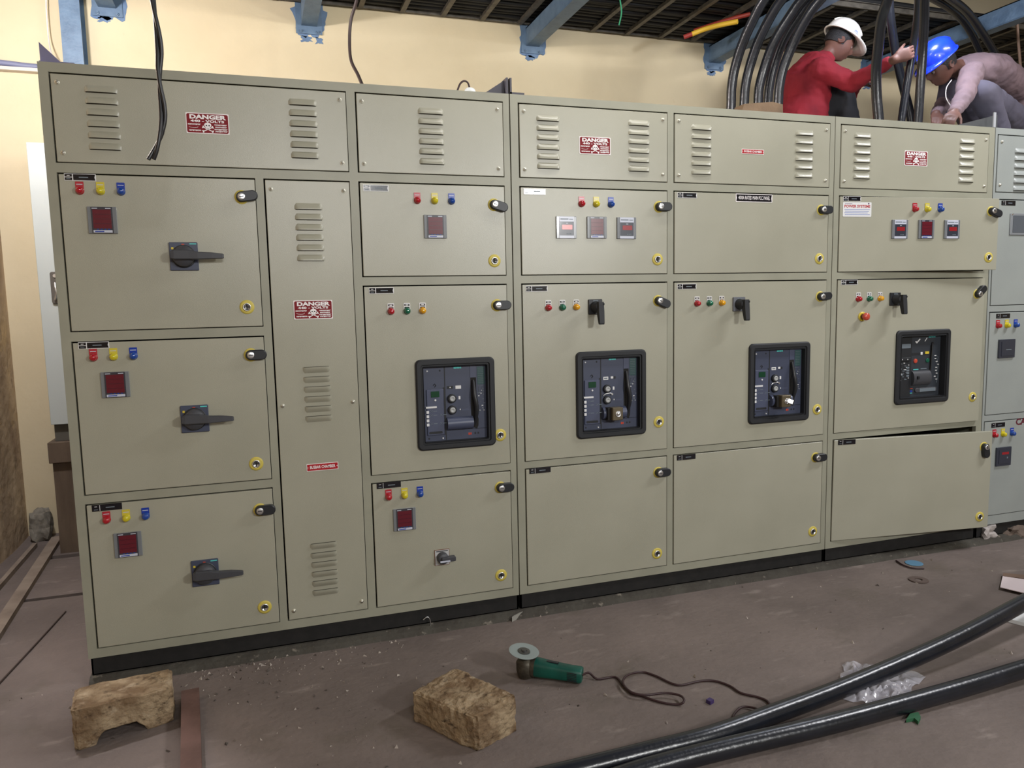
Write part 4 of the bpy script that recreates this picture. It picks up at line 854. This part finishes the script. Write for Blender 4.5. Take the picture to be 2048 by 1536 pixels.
# --- worker in red
P1 = thing('person', (4.3, 1.15, 2.30), 'person in a red shirt and white helmet squatting on the cabinets, reaching right', 'person')
hc_ = at(1677, 88, 1.15); f1 = V((.80, -.30, -.54)); u1 = V((.50, -.1, .84)).normalized()
neck = at(1650, 116, 1.18); hip = V((4.13, 1.25, 2.50)); chest = at(1612, 158, 1.2); waist = at(1603, 205, 1.24)
shR = at(1640, 138, 1.03); elR = at(1703, 166, .92); wrR = at(1789, 119, .58); shL = at(1652, 140, 1.34); elL = at(1695, 192, 1.2); wrL = at(1712, 172, 1.08)
knR = at(1680, 183, 1.10); anR = V((4.56, 1.08, 2.40)); knL = at(1666, 190, 1.38); anL = V((4.44, 1.36, 2.40)); hR = V((4.16, 1.20, 2.49)); hL = V((4.16, 1.37, 2.50))
def arm(m, s, e, w_, k=1.0, sl=0): cone(m, s, .052 * k + sl, e, .040 * k + sl); cone(m, e, .040 * k + sl, w_, .027 * k + sl)
def leg(m, h, k_, a_, sl=0): cone(m, h, .080 + sl, k_, .058 + sl); cone(m, k_, .056 + sl, a_, .036 + sl)
def foot(m, a_, d, sl=0): d = V(d).normalized(); cone(m, V(a_) - d * .02 - V((0, 0, .055)), .036 + sl, V(a_) + d * .15 - V((0, 0, .064)), .028 + sl); cone(m, V(a_), .036 + sl, V(a_) - V((0, 0, .05)), .036 + sl)
lat1 = V((.15, 1, 0))
m = MB(); head_pts(m, hc_, f1, u1); cone(m, neck, .050, hc_ - u1 * .03 - f1 * .02, .050)
loft(m, [(hip - V((0, 0, .05)), .12, .09), (hip, .15, .11), (waist, .125, .095), (chest, .16, .115), (chest.lerp(neck, .6), .15, .09), (neck - V((0, 0, .0)), .07, .055)], lat1)
arm(m, shR, elR, wrR); arm(m, shL, elL, wrL); leg(m, hR, knR, anR); leg(m, hL, knL, anL); foot(m, anR, (1, -.1, 0)); foot(m, anL, (1, .1, 0))
hd = (at(1826, 103, .525) - wrR).normalized(); hand(m, wrR, hd, V((0, 1, 0)), (.5, .58, .6, .62), .9)
hand(m, wrL, (at(1746, 160, .98) - wrL), V((.2, 0, -1)), (.5, .5, .55, .6), .5)
fuse(m, 'body', SKIN, P1, .0062, 2)
cd_, fd, ud, ld = hc_, f1.normalized(), (u1 - f1.normalized() * u1.dot(f1.normalized())).normalized(), None
ld = ud.cross(fd)
eyes(P1, cd_, fd, ud, ld); hair(P1, cd_, fd, ud, ld)
helmet(P1, cd_, fd, ud, ld, mat('white_helmet_shell', (232, 226, 218), .3, coat=.3), lab='white safety helmet with a peak')
oh = cd_ + ud * .056 - fd * .006; m = MB()
def dome(a, b): q = V((a, b)); return oh + fd * a + ud * b - ld * (.097 * math.sqrt(max(.05, 1 - (a / .12) ** 2 - (b / .10) ** 2)) + .004)
m.add([dome(.035, .022), dome(.066, .022), dome(.050, .052)], [(0, 1, 2)], 0); m.add([dome(.030, .014), dome(.070, .014), dome(.070, .018), dome(.030, .018)], [(0, 1, 2, 3)], 0)
build(m, 'helmet_logo', mat('pale_blue_print', (150, 160, 214), .5), P1, tuple(oh), 'small pale blue triangular mark on the helmet')
REDC = mat('red_shirt_cloth', (150, 30, 44), .85, rgb2=(128, 24, 38), vscale=6, bump=.3, bscale=40)
m = MB(); loft(m, [(hip + V((.05, 0, -.10)), .23, .18), (hip + V((.05, 0, .0)), .235, .185), (waist + V((.035, 0, 0)), .21, .16), (chest, .19, .145), (chest.lerp(neck, .55), .175, .12), (neck - V((.01, 0, .015)), .085, .07), (neck + V((.01, 0, .012)), .062, .058)], lat1, 28)
cone(m, shR, .076, elR, .060); cone(m, elR, .058, wrR.lerp(elR, .12), .036); cone(m, shL, .076, elL, .060); cone(m, elL, .058, wrL.lerp(elL, .1), .038)
fuse(m, 'red_shirt', REDC, P1, .010, 3, .006, 16)['label'] = 'long-sleeved red shirt'
BLKC = mat('black_trouser_cloth', (26, 26, 31), .85)
m = MB(); loft(m, [(hip - V((0, 0, .08)), .15, .12), (hip + V((0, 0, .08)), .15, .12)], lat1); leg(m, hR, knR, anR, .030); leg(m, hL, knL, anL, .026)
fuse(m, 'black_trousers', BLKC, P1, .011, 3, .005, 14)['label'] = 'black trousers'
m = MB(); foot(m, anR, (1, -.1, 0), .008); foot(m, anL, (1, .1, 0), .008); fuse(m, 'shoes', SOFTBLK, P1, .010, 2)
# --- worker in grey
P2 = thing('person', (5.2, .75, 2.30), 'person in a mauve grey shirt and blue helmet crouching at the right, looking down', 'person')
hc2 = at(1880, 132, .60); f2 = V((-.77, .16, -.60)).normalized(); u2 = V((-.60, -.05, .78)); u2 = (u2 - f2 * u2.dot(f2)).normalized(); l2 = u2.cross(f2)
nk = at(1917, 138, .68); ch2 = at(1968, 152, .78); wa2 = at(2020, 182, .86); hp2 = V((5.68, .92, 2.56))
sR = at(1945, 146, .52); eR = at(1928, 192, .40); wR = at(1908, 226, .22); sL = at(1940, 142, .92); eL = at(1895, 195, .84); wL = at(1872, 228, .62)
kR = at(1965, 188, .42); aR = V((5.15, .50, 2.40)); kL = at(1905, 168, .74); aL = V((4.98, .82, 2.40))
hR2 = V((5.62, .78, 2.55)); hL2 = V((5.62, 1.04, 2.55)); lat2 = V((-.1, 1, 0))
m = MB(); head_pts(m, hc2, f2, u2); cone(m, nk, .052, hc2 - u2 * .03 - f2 * .02, .052)
loft(m, [(hp2 + V((.06, 0, -.05)), .13, .10), (hp2, .15, .12), (wa2, .13, .10), (ch2, .17, .115), (ch2.lerp(nk, .6), .16, .095), (nk, .07, .058)], lat2)
arm(m, sR, eR, wR); arm(m, sL, eL, wL); leg(m, hR2, kR, aR); leg(m, hL2, kL, aL); foot(m, aR, (-1, -.1, 0)); foot(m, aL, (-1, .1, 0))
hand(m, wR, (at(1893, 243, .13) - wR), V((0, .3, -1)), (.35, .4, .45, .5), .4); hand(m, wL, V((-.5, -.6, -.5)), V((0, .3, -1)), (.35, .4, .45, .5), .4)
fuse(m, 'body', SKIN, P2, .0062, 2)
eyes(P2, hc2, f2, u2, l2); hair(P2, hc2, f2, u2, l2)
helmet(P2, hc2, f2, u2, l2, mat('blue_helmet_shell', (24, 56, 214), .25, coat=.5), .03, lab='bright blue safety helmet')
MAUVE = mat('mauve_shirt_cloth', (130, 108, 112), .85, rgb2=(112, 94, 100), vscale=7, bump=.3, bscale=40)
m = MB(); loft(m, [(hp2 + V((.07, 0, -.02)), .17, .14), (hp2 + V((0, 0, .03)), .175, .145), (wa2, .165, .13), (ch2, .195, .135), (ch2.lerp(nk, .55), .175, .115), (nk + V((.012, 0, -.005)), .085, .068), (nk + V((-.012, 0, .004)), .064, .060)], lat2, 28)
cone(m, sR, .072, eR, .056); cone(m, eR, .054, wR.lerp(eR, .08), .036); cone(m, sL, .072, eL, .056); cone(m, eL, .054, wL.lerp(eL, .08), .038)
fuse(m, 'shirt', MAUVE, P2, .010, 3, .007, 15)['label'] = 'long-sleeved mauve grey shirt'
GRYC = mat('grey_trouser_cloth', (88, 84, 98), .85, rgb2=(76, 72, 86), vscale=6)
m = MB(); loft(m, [(hp2 - V((0, 0, .1)), .16, .13), (hp2 + V((0, 0, .06)), .16, .14)], lat2); leg(m, hR2, kR, aR, .026); leg(m, hL2, kL, aL, .020)
fuse(m, 'grey_trousers', GRYC, P2, .011, 3, .005, 13)['label'] = 'slate grey trousers'
m = MB(); foot(m, aR, (-1, -.1, 0), .010); foot(m, aL, (-1, .1, 0), .010); fuse(m, 'shoes', mat('dark_grey_shoe', (52, 48, 58), .7), P2, .010, 2)
m = MB(); m.tube(cr([at(1903, 160, .50), at(1893, 175, .45), at(1892, 195, .42), at(1900, 210, .40), at(1904, 218, .38)], 4), .0026, 6); tag(build(m, 'white_wire', mat('white_insulation', (226, 218, 214), .5), None, tuple(at(1904, 218, .38))), 'thin white wire hanging at the grey sleeve of the crouching worker', 'wire')

# ---------------------------------------------------------------- things on the floor
def rough_block(corners, name, label, seed, amp=.008, n=22, notch=None):
    """corners: 4 base xy points (order round) and 4 heights"""
    (b0, b1, b2, b3), hs = corners; m = MB()
    def pt(s, t, r):
        x = (b0[0] * (1 - s) + b1[0] * s) * (1 - t) + (b3[0] * (1 - s) + b2[0] * s) * t; y = (b0[1] * (1 - s) + b1[1] * s) * (1 - t) + (b3[1] * (1 - s) + b2[1] * s) * t
        H = (hs[0] * (1 - s) + hs[1] * s) * (1 - t) + (hs[3] * (1 - s) + hs[2] * s) * t; lo = notch(s, t) if notch else 0
        z = lo + (H - lo) * r; p = V((x, y, z)); q = p * 14 + V((seed, 0, 0)); c = V(((b0[0] + b2[0]) / 2, (b0[1] + b2[1]) / 2, .06)); e = sum(1 for k in (s, t, r) if k < .02 or k > .98) - 1
        d = V((noise.noise(q), noise.noise(q + V((9, 0, 0))), noise.noise(q + V((0, 9, 0))))) * amp + V((noise.noise(q * 4), noise.noise(q * 4 + V((5, 0, 0))), noise.noise(q * 4 + V((0, 5, 0))))) * amp * .45
        p = p + d + (c - p) * (.045 * max(0, e)); 
        if r < .02 and lo < .005: p.z = .0005
        p.z = max(p.z, .0005); return p
    for ax in range(3):
        for side in (0, 1):
            vs = []
            for i in range(n + 1):
                for j in range(n + 1):
                    a, b = i / n, j / n; vs.append(pt(*((side, a, b) if ax == 0 else (a, side, b) if ax == 1 else (a, b, side))))
            fs = [(i * (n + 1) + j, (i + 1) * (n + 1) + j, (i + 1) * (n + 1) + j + 1, i * (n + 1) + j + 1) for i in range(n) for j in range(n)]
            if (side == 0) == (ax != 1): fs = [f[::-1] for f in fs]
            m.add(vs, fs, 0, False)
    return tag(build(m, name, STONE, None, (b0[0], b0[1], 0)), label, 'stone block')
def nt(s, t):
    if s < .18 or s > .74: return 0
    k = math.sin((s - .18) / .56 * math.pi); return (.040 * min(1, k * 1.5) + .004 * noise.noise(V((s * 12, t, 0)))) * max(0, 1 - t * 1.1)
rough_block((((.045, -.486), (.336, -.405), (.322, -.27), (.015, -.30)), (.145, .125, .135, .135)), 'stone_block', 'rough tan block with a hollowed underside below the left cabinet corner', 3, .006, 26, nt)
rough_block((((1.275, -.948), (1.436, -.868), (1.285, -.60), (1.119, -.690)), (.117, .128, .125, .105)), 'stone_block', 'rough brown block on the floor beside the green angle grinder', 8, .009, 26)
# plank beside the left block
m = MB(); a, b_ = fl(381, 1388, .02), fl(384, 1640, .02); d = (b_ - a).normalized(); s = V((-d.y, d.x, 0)) * .030
m.obox((a + b_) / 2, (b_ - a) / 2, s, V((0, 0, .019))); tag(build(m, 'wooden_plank', mat('reddish_plank', (112, 84, 76), .85, rgb2=(90, 66, 58), vscale=7, bump=.3, bscale=30), None, ((a + b_) / 2)), 'reddish brown plank lying on the floor right of the hollowed block', 'plank')
# angle grinder
gr = thing('angle_grinder', (1.60, -.54, 0), 'green angle grinder with a pale disc lying on the floor', 'angle grinder')
A = V((1.588, -.545, .048)); B = V((1.765, -.665, .034)); d = (B - A).normalized(); sd = V((-d.y, d.x, 0)); up = V((0, 0, 1))
def osec(c, a, b, n=20, p=.7): return [c + sd * (a * abs(math.cos(t)) ** p * (1 if math.cos(t) > 0 else -1)) + d.cross(sd) * (b * abs(math.sin(t)) ** p * (1 if math.sin(t) > 0 else -1)) for t in [2 * math.pi * k / n for k in range(n)]]
m = MB(); m.rings([osec(A + d * .030, .033, .033), osec(A + d * .040, .034, .034), osec(A + d * .10, .030, .030), osec(A + d * .17, .028, .028), osec(A + d * .205, .029, .029), osec(A + d * .212, .026, .026)], 0, True)
for k in range(6): m.obox(A + d * .178 - sd * .0275 + up * (.014 - k * .006), d * .018, sd * .002, up * .0012, 1)
gb = build(m, 'motor_housing', [mat('green_tool_plastic', (10, 88, 74), .45, rgb2=(8, 66, 56), vscale=12), SOFTBLK], gr, tuple(A), 'green motor housing with vent slots')
m = MB(); m.obox(A + d * .10 + up * .030, d * .022, sd * .006, up * .004); build(m, 'slide_switch', BLACK, gr)
m = MB(); hz = A - d * .005; m.lathe([(.022, -.046), (.032, -.040), (.038, -.015), (.038, .014), (.030, .026), (.020, .032), (.014, .042)], hz, (0, 0, 1), n=20); m.rings([osec(A - d * .005, .026, .026), osec(A + d * .018, .033, .033), osec(A + d * .032, .036, .036)], 0, True)
build(m, 'gear_head', mat('dirty_cast_metal', (96, 90, 78), .5, metal=.5, rgb2=(64, 58, 50), vscale=40), gr)
dc = hz + V((-.006, .004, .052)); ax = V((.10, -.12, 1)).normalized()
m = MB(); m.lathe([(.022, 0), (.050, .001), (.057, .002), (.058, .004), (.050, .004), (.024, .002)], dc, ax, n=36, sm=False); build(m, 'abrasive_disc', mat('pale_grey_disc', (140, 150, 148), .6), gr, label='pale grey abrasive disc')
m = MB(); m.lathe([(.024, .001), (.023, .006), (.012, .007), (.011, .012), (0, .012)], dc, ax, n=24, sm=False); build(m, 'disc_nut', mat('dark_steel', (120, 120, 120), .35, metal=1), gr)
cz = .0055; cpx = [(1160, 1350), (1178, 1353), (1195, 1358), (1230, 1354), (1246, 1370), (1262, 1386), (1280, 1391), (1320, 1404), (1355, 1409), (1368, 1402), (1360, 1391), (1330, 1386), (1290, 1390), (1262, 1384), (1246, 1366), (1254, 1351), (1283, 1344), (1312, 1352), (1355, 1370), (1400, 1362), (1430, 1362), (1460, 1372), (1482, 1386), (1515, 1394), (1534, 1402), (1540, 1415), (1528, 1440), (1500, 1470)]
P = [fl(u, v, cz + .012 * (1 if 8 < i < 16 else 0)) for i, (u, v) in enumerate(cpx)]; P[0] = A + d * .21; P[1] = P[1] + V((0, 0, .015))
m = MB(); m.tube(cr(P, 5), .0042, 8); build(m, 'power_cord', CORD, gr, label='thin maroon cord snaking to the right')
m = MB(); m.tube(cr([fl(1470, 1440, cz), fl(1467, 1430, cz), fl(1484, 1414, cz), fl(1512, 1417, cz + .004), fl(1532, 1430, cz)], 4), .004, 8); tag(build(m, 'short_cord_loop', CORD, None, tuple(fl(1490, 1420, 0))), 'small dark cord loop on the floor just above the thick black cables', 'cord')
# two thick floor cables
RC = .032
Pu = [fl(900, 1600, RC), fl(1120, 1548, RC), fl(1300, 1503, RC), fl(1420, 1472, RC), fl(1540, 1430, RC), fl(1700, 1370, RC + .012), fl(1900, 1283, RC + .06), fl(2048, 1205, RC + .11), fl(2200, 1120, RC + .16)]
m = MB(); m.tube(cr(Pu, 8), RC, 18); tag(build(m, 'power_cable', CABLE, None, tuple(Pu[4])), 'upper thick black cable sweeping across the floor, lifting at the right', 'cable', 'thick black cables on the floor')
Pl = [fl(1000, 1640, RC), fl(1250, 1552, RC), fl(1350, 1522, RC), fl(1470, 1492, RC), fl(1650, 1450, RC), fl(1830, 1402, RC), fl(1950, 1368, RC + .004), fl(2060, 1334, RC + .010), fl(2250, 1280, RC + .02)]
m = MB(); m.tube(cr(Pl, 8), RC, 18); tag(build(m, 'power_cable', CABLE, None, tuple(Pl[4])), 'lower thick black cable nearest the camera, over the green scrap', 'cable', 'thick black cables on the floor')
# plastic bag
m = MB(); n = 44; c0 = [fl(1690, 1328), fl(1850, 1352), fl(1800, 1420), fl(1668, 1398)]; vs = []
for i in range(n + 1):
    for j in range(n + 1):
        s, t = i / n, j / n; p_ = (c0[0] * (1 - s) + c0[1] * s) * (1 - t) + (c0[3] * (1 - s) + c0[2] * s) * t
        e = min(s, 1 - s, t, 1 - t) * 4; q = V((s * 5, t * 5, 0)); h = abs(noise.noise(q * .8)) * .055 + abs(noise.noise(q * 1.9)) * .028
        vs.append((p_.x + .012 * noise.noise(q * 1.3 + V((4, 0, 0))), p_.y + .02 * noise.noise(q * 1.1 + V((0, 7, 0))), .002 + h * min(1, .3 + e)))
m.add(vs, [(i * (n + 1) + j, (i + 1) * (n + 1) + j, (i + 1) * (n + 1) + j + 1, i * (n + 1) + j + 1) for i in range(n) for j in range(n)], 0, True)
tag(build(m, 'plastic_bag', mat('clear_polythene', (224, 222, 232), .16, spec=.9, alpha=.5, coat=1), None, tuple(fl(1770, 1380))), 'crumpled clear plastic bag between the two thick floor cables', 'plastic bag')
# small litter
def flat(pix, z, th, name, mm, label, cat, bend=0):
    P = [fl(u, v, 0) for u, v in pix]; m = MB(); m.prismz([(p_.x, p_.y) for p_ in P], z, z + th); return tag(build(m, name, mm, None, (P[0].x, P[0].y, 0)), label, cat)
bc = fl(1828, 1127); m = MB(); m.lathe([(.043, 0), (.044, .002), (.042, .003)], (bc.x, bc.y, .001), (0, 0, 1), n=30, sm=False); tag(build(m, 'plastic_disc', mat('light_blue_plastic', (92, 134, 162), .6), None, (bc.x, bc.y, 0)), 'light blue round plastic disc on the floor before the right cabinet', 'disc')
m = MB(); m.tube(cr([fl(1792, 1121, .006), fl(1806, 1130, .006), fl(1825, 1136, .006), fl(1848, 1137, .006)], 4), .004, 6); tag(build(m, 'cable_tie', CORD, None, tuple(fl(1820, 1135))), 'dark bent cable tie beside the light blue disc', 'cable tie')
wc = fl(1837, 1161); m = MB(); m.lathe([(.018, 0), (.045, 0), (.045, .005), (.018, .005), (.018, 0)], (wc.x, wc.y, .001), (0, 0, 1), n=30, sm=False, caps=False); tag(build(m, 'worn_disc', mat('worn_brown_disc', (92, 78, 72), .8), None, (wc.x, wc.y, 0)), 'worn brown ring-shaped grinding disc flat on the floor', 'disc')
flat([(2000, 1180), (2005, 1158), (2100, 1172), (2110, 1205), (2040, 1190)], .012, .003, 'paper_sheet', mat('pinkish_paper', (216, 202, 204), .8), 'pinkish white paper sheet at the right edge of the floor', 'paper')
flat([(2005, 1158), (2006, 1152), (2110, 1162), (2110, 1172)], .001, .016, 'cardboard_strip', mat('brown_card', (112, 90, 76), .8), 'brown cardboard strip behind the pinkish paper', 'cardboard')
flat([(2010, 1243), (2048, 1226), (2130, 1200), (2140, 1268), (2048, 1253)], .001, .016, 'white_board', mat('white_board_face', (206, 206, 206), .5), 'white board piece under the upper floor cable at the right edge', 'board')
flat([(1812, 1446), (1820, 1434), (1836, 1431), (1841, 1440), (1836, 1450), (1828, 1443)], .001, .012, 'green_scrap', mat('green_tape', (44, 96, 64), .7), 'scrap of green tape under the lower floor cable', 'tape')
m = MB(); a, b_, c_ = fl(1011, 1226), fl(1025, 1243), fl(1071, 1219); m.obox((b_ + c_) / 2 + V((0, 0, .012)), (c_ - b_) / 2, V((.004, .006, 0)), V((0, 0, .011))); m.prismz([(a.x, a.y), (b_.x, b_.y), (c_.x, c_.y), (c_.x - .04, c_.y + .02)], .001, .004); tag(build(m, 'metal_offcut', mat('pale_sheet_metal', (150, 148, 140), .5), None, tuple(b_)), 'pale bent sheet metal offcut at the foot of the cabinets', 'metal offcut')
m = MB(); c_ = fl(861, 1262); m.tube(cr([c_ + V((-.03, 0, .056)), c_ + V((-.012, 0, .066)), c_ + V((0, 0, .05)), c_ + V((.002, 0, .018)), c_ + V((.018, -.01, .006)), c_ + V((.034, -.01, .008))], 5), .0022, 6); tag(build(m, 'wire_hook', CHROME, None, tuple(c_)), 'shiny bent wire hook in front of the plinth', 'wire')
m = MB(); c_ = fl(1420, 1406); m.obox(c_ + V((0, 0, .007)), V((.010, .004, 0)), V((-.003, .009, 0)), V((0, 0, .0065))); tag(build(m, 'purple_cap', mat('purple_plastic', (60, 44, 92), .5), None, tuple(c_)), 'tiny purple plastic cap near the grinder cord', 'plastic cap')
o = blob((4.60, .035, .045), (.06, .045, .045), 12, mat('greyish_plaster_lump', (176, 168, 164), .9), 'plaster_lump', 3, .6); tag(o, 'pale plaster lump under the open bottom door at the right', 'rubble')
o = blob((4.80, .03, .03), (.07, .05, .035), 5, mat('brown_rag', (104, 90, 80), .9), 'brown_rag', 3, .5); tag(o, 'brown rag lump at the right edge beside the grey cabinet plinth', 'rag')
m = MB(); rnd = random.Random(2)
def chip(x, y, r):
    vs = [(x + r * rnd.uniform(-1, 1), y + r * rnd.uniform(-1, 1), z) for z in (.0004, .0004, .0004)] + [(x + r * rnd.uniform(-.4, .4), y + r * rnd.uniform(-.4, .4), r * rnd.uniform(.6, 1.3))]; m.add(vs, [(0, 1, 2), (0, 1, 3), (1, 2, 3), (2, 0, 3)], rnd.choice((0, 0, 1)))
for cx, cy, sx, sy, k in ((.50, -.08, .14, .05, 120), (.62, -.20, .30, .08, 70), (.95, -.02, .22, .05, 60), (.95, -.55, .30, .25, 90), (.8, -.35, .3, .2, 60), (2.2, -.5, .9, .4, 70), (3.6, -.3, .8, .3, 60), (1.0, .0, 1.0, .03, 80)):
    for _ in range(k): chip(cx + rnd.gauss(0, sx), min(cy + rnd.gauss(0, sy), -.03), rnd.choice((.003, .004, .005, .009)))
o = build(m, 'concrete_crumbs', [mat('pale_crumb', (170, 160, 150), .9), mat('dark_crumb', (84, 76, 70), .9)]); tag(o, 'scatter of small concrete crumbs over the floor', 'debris'); o['kind'] = 'stuff'
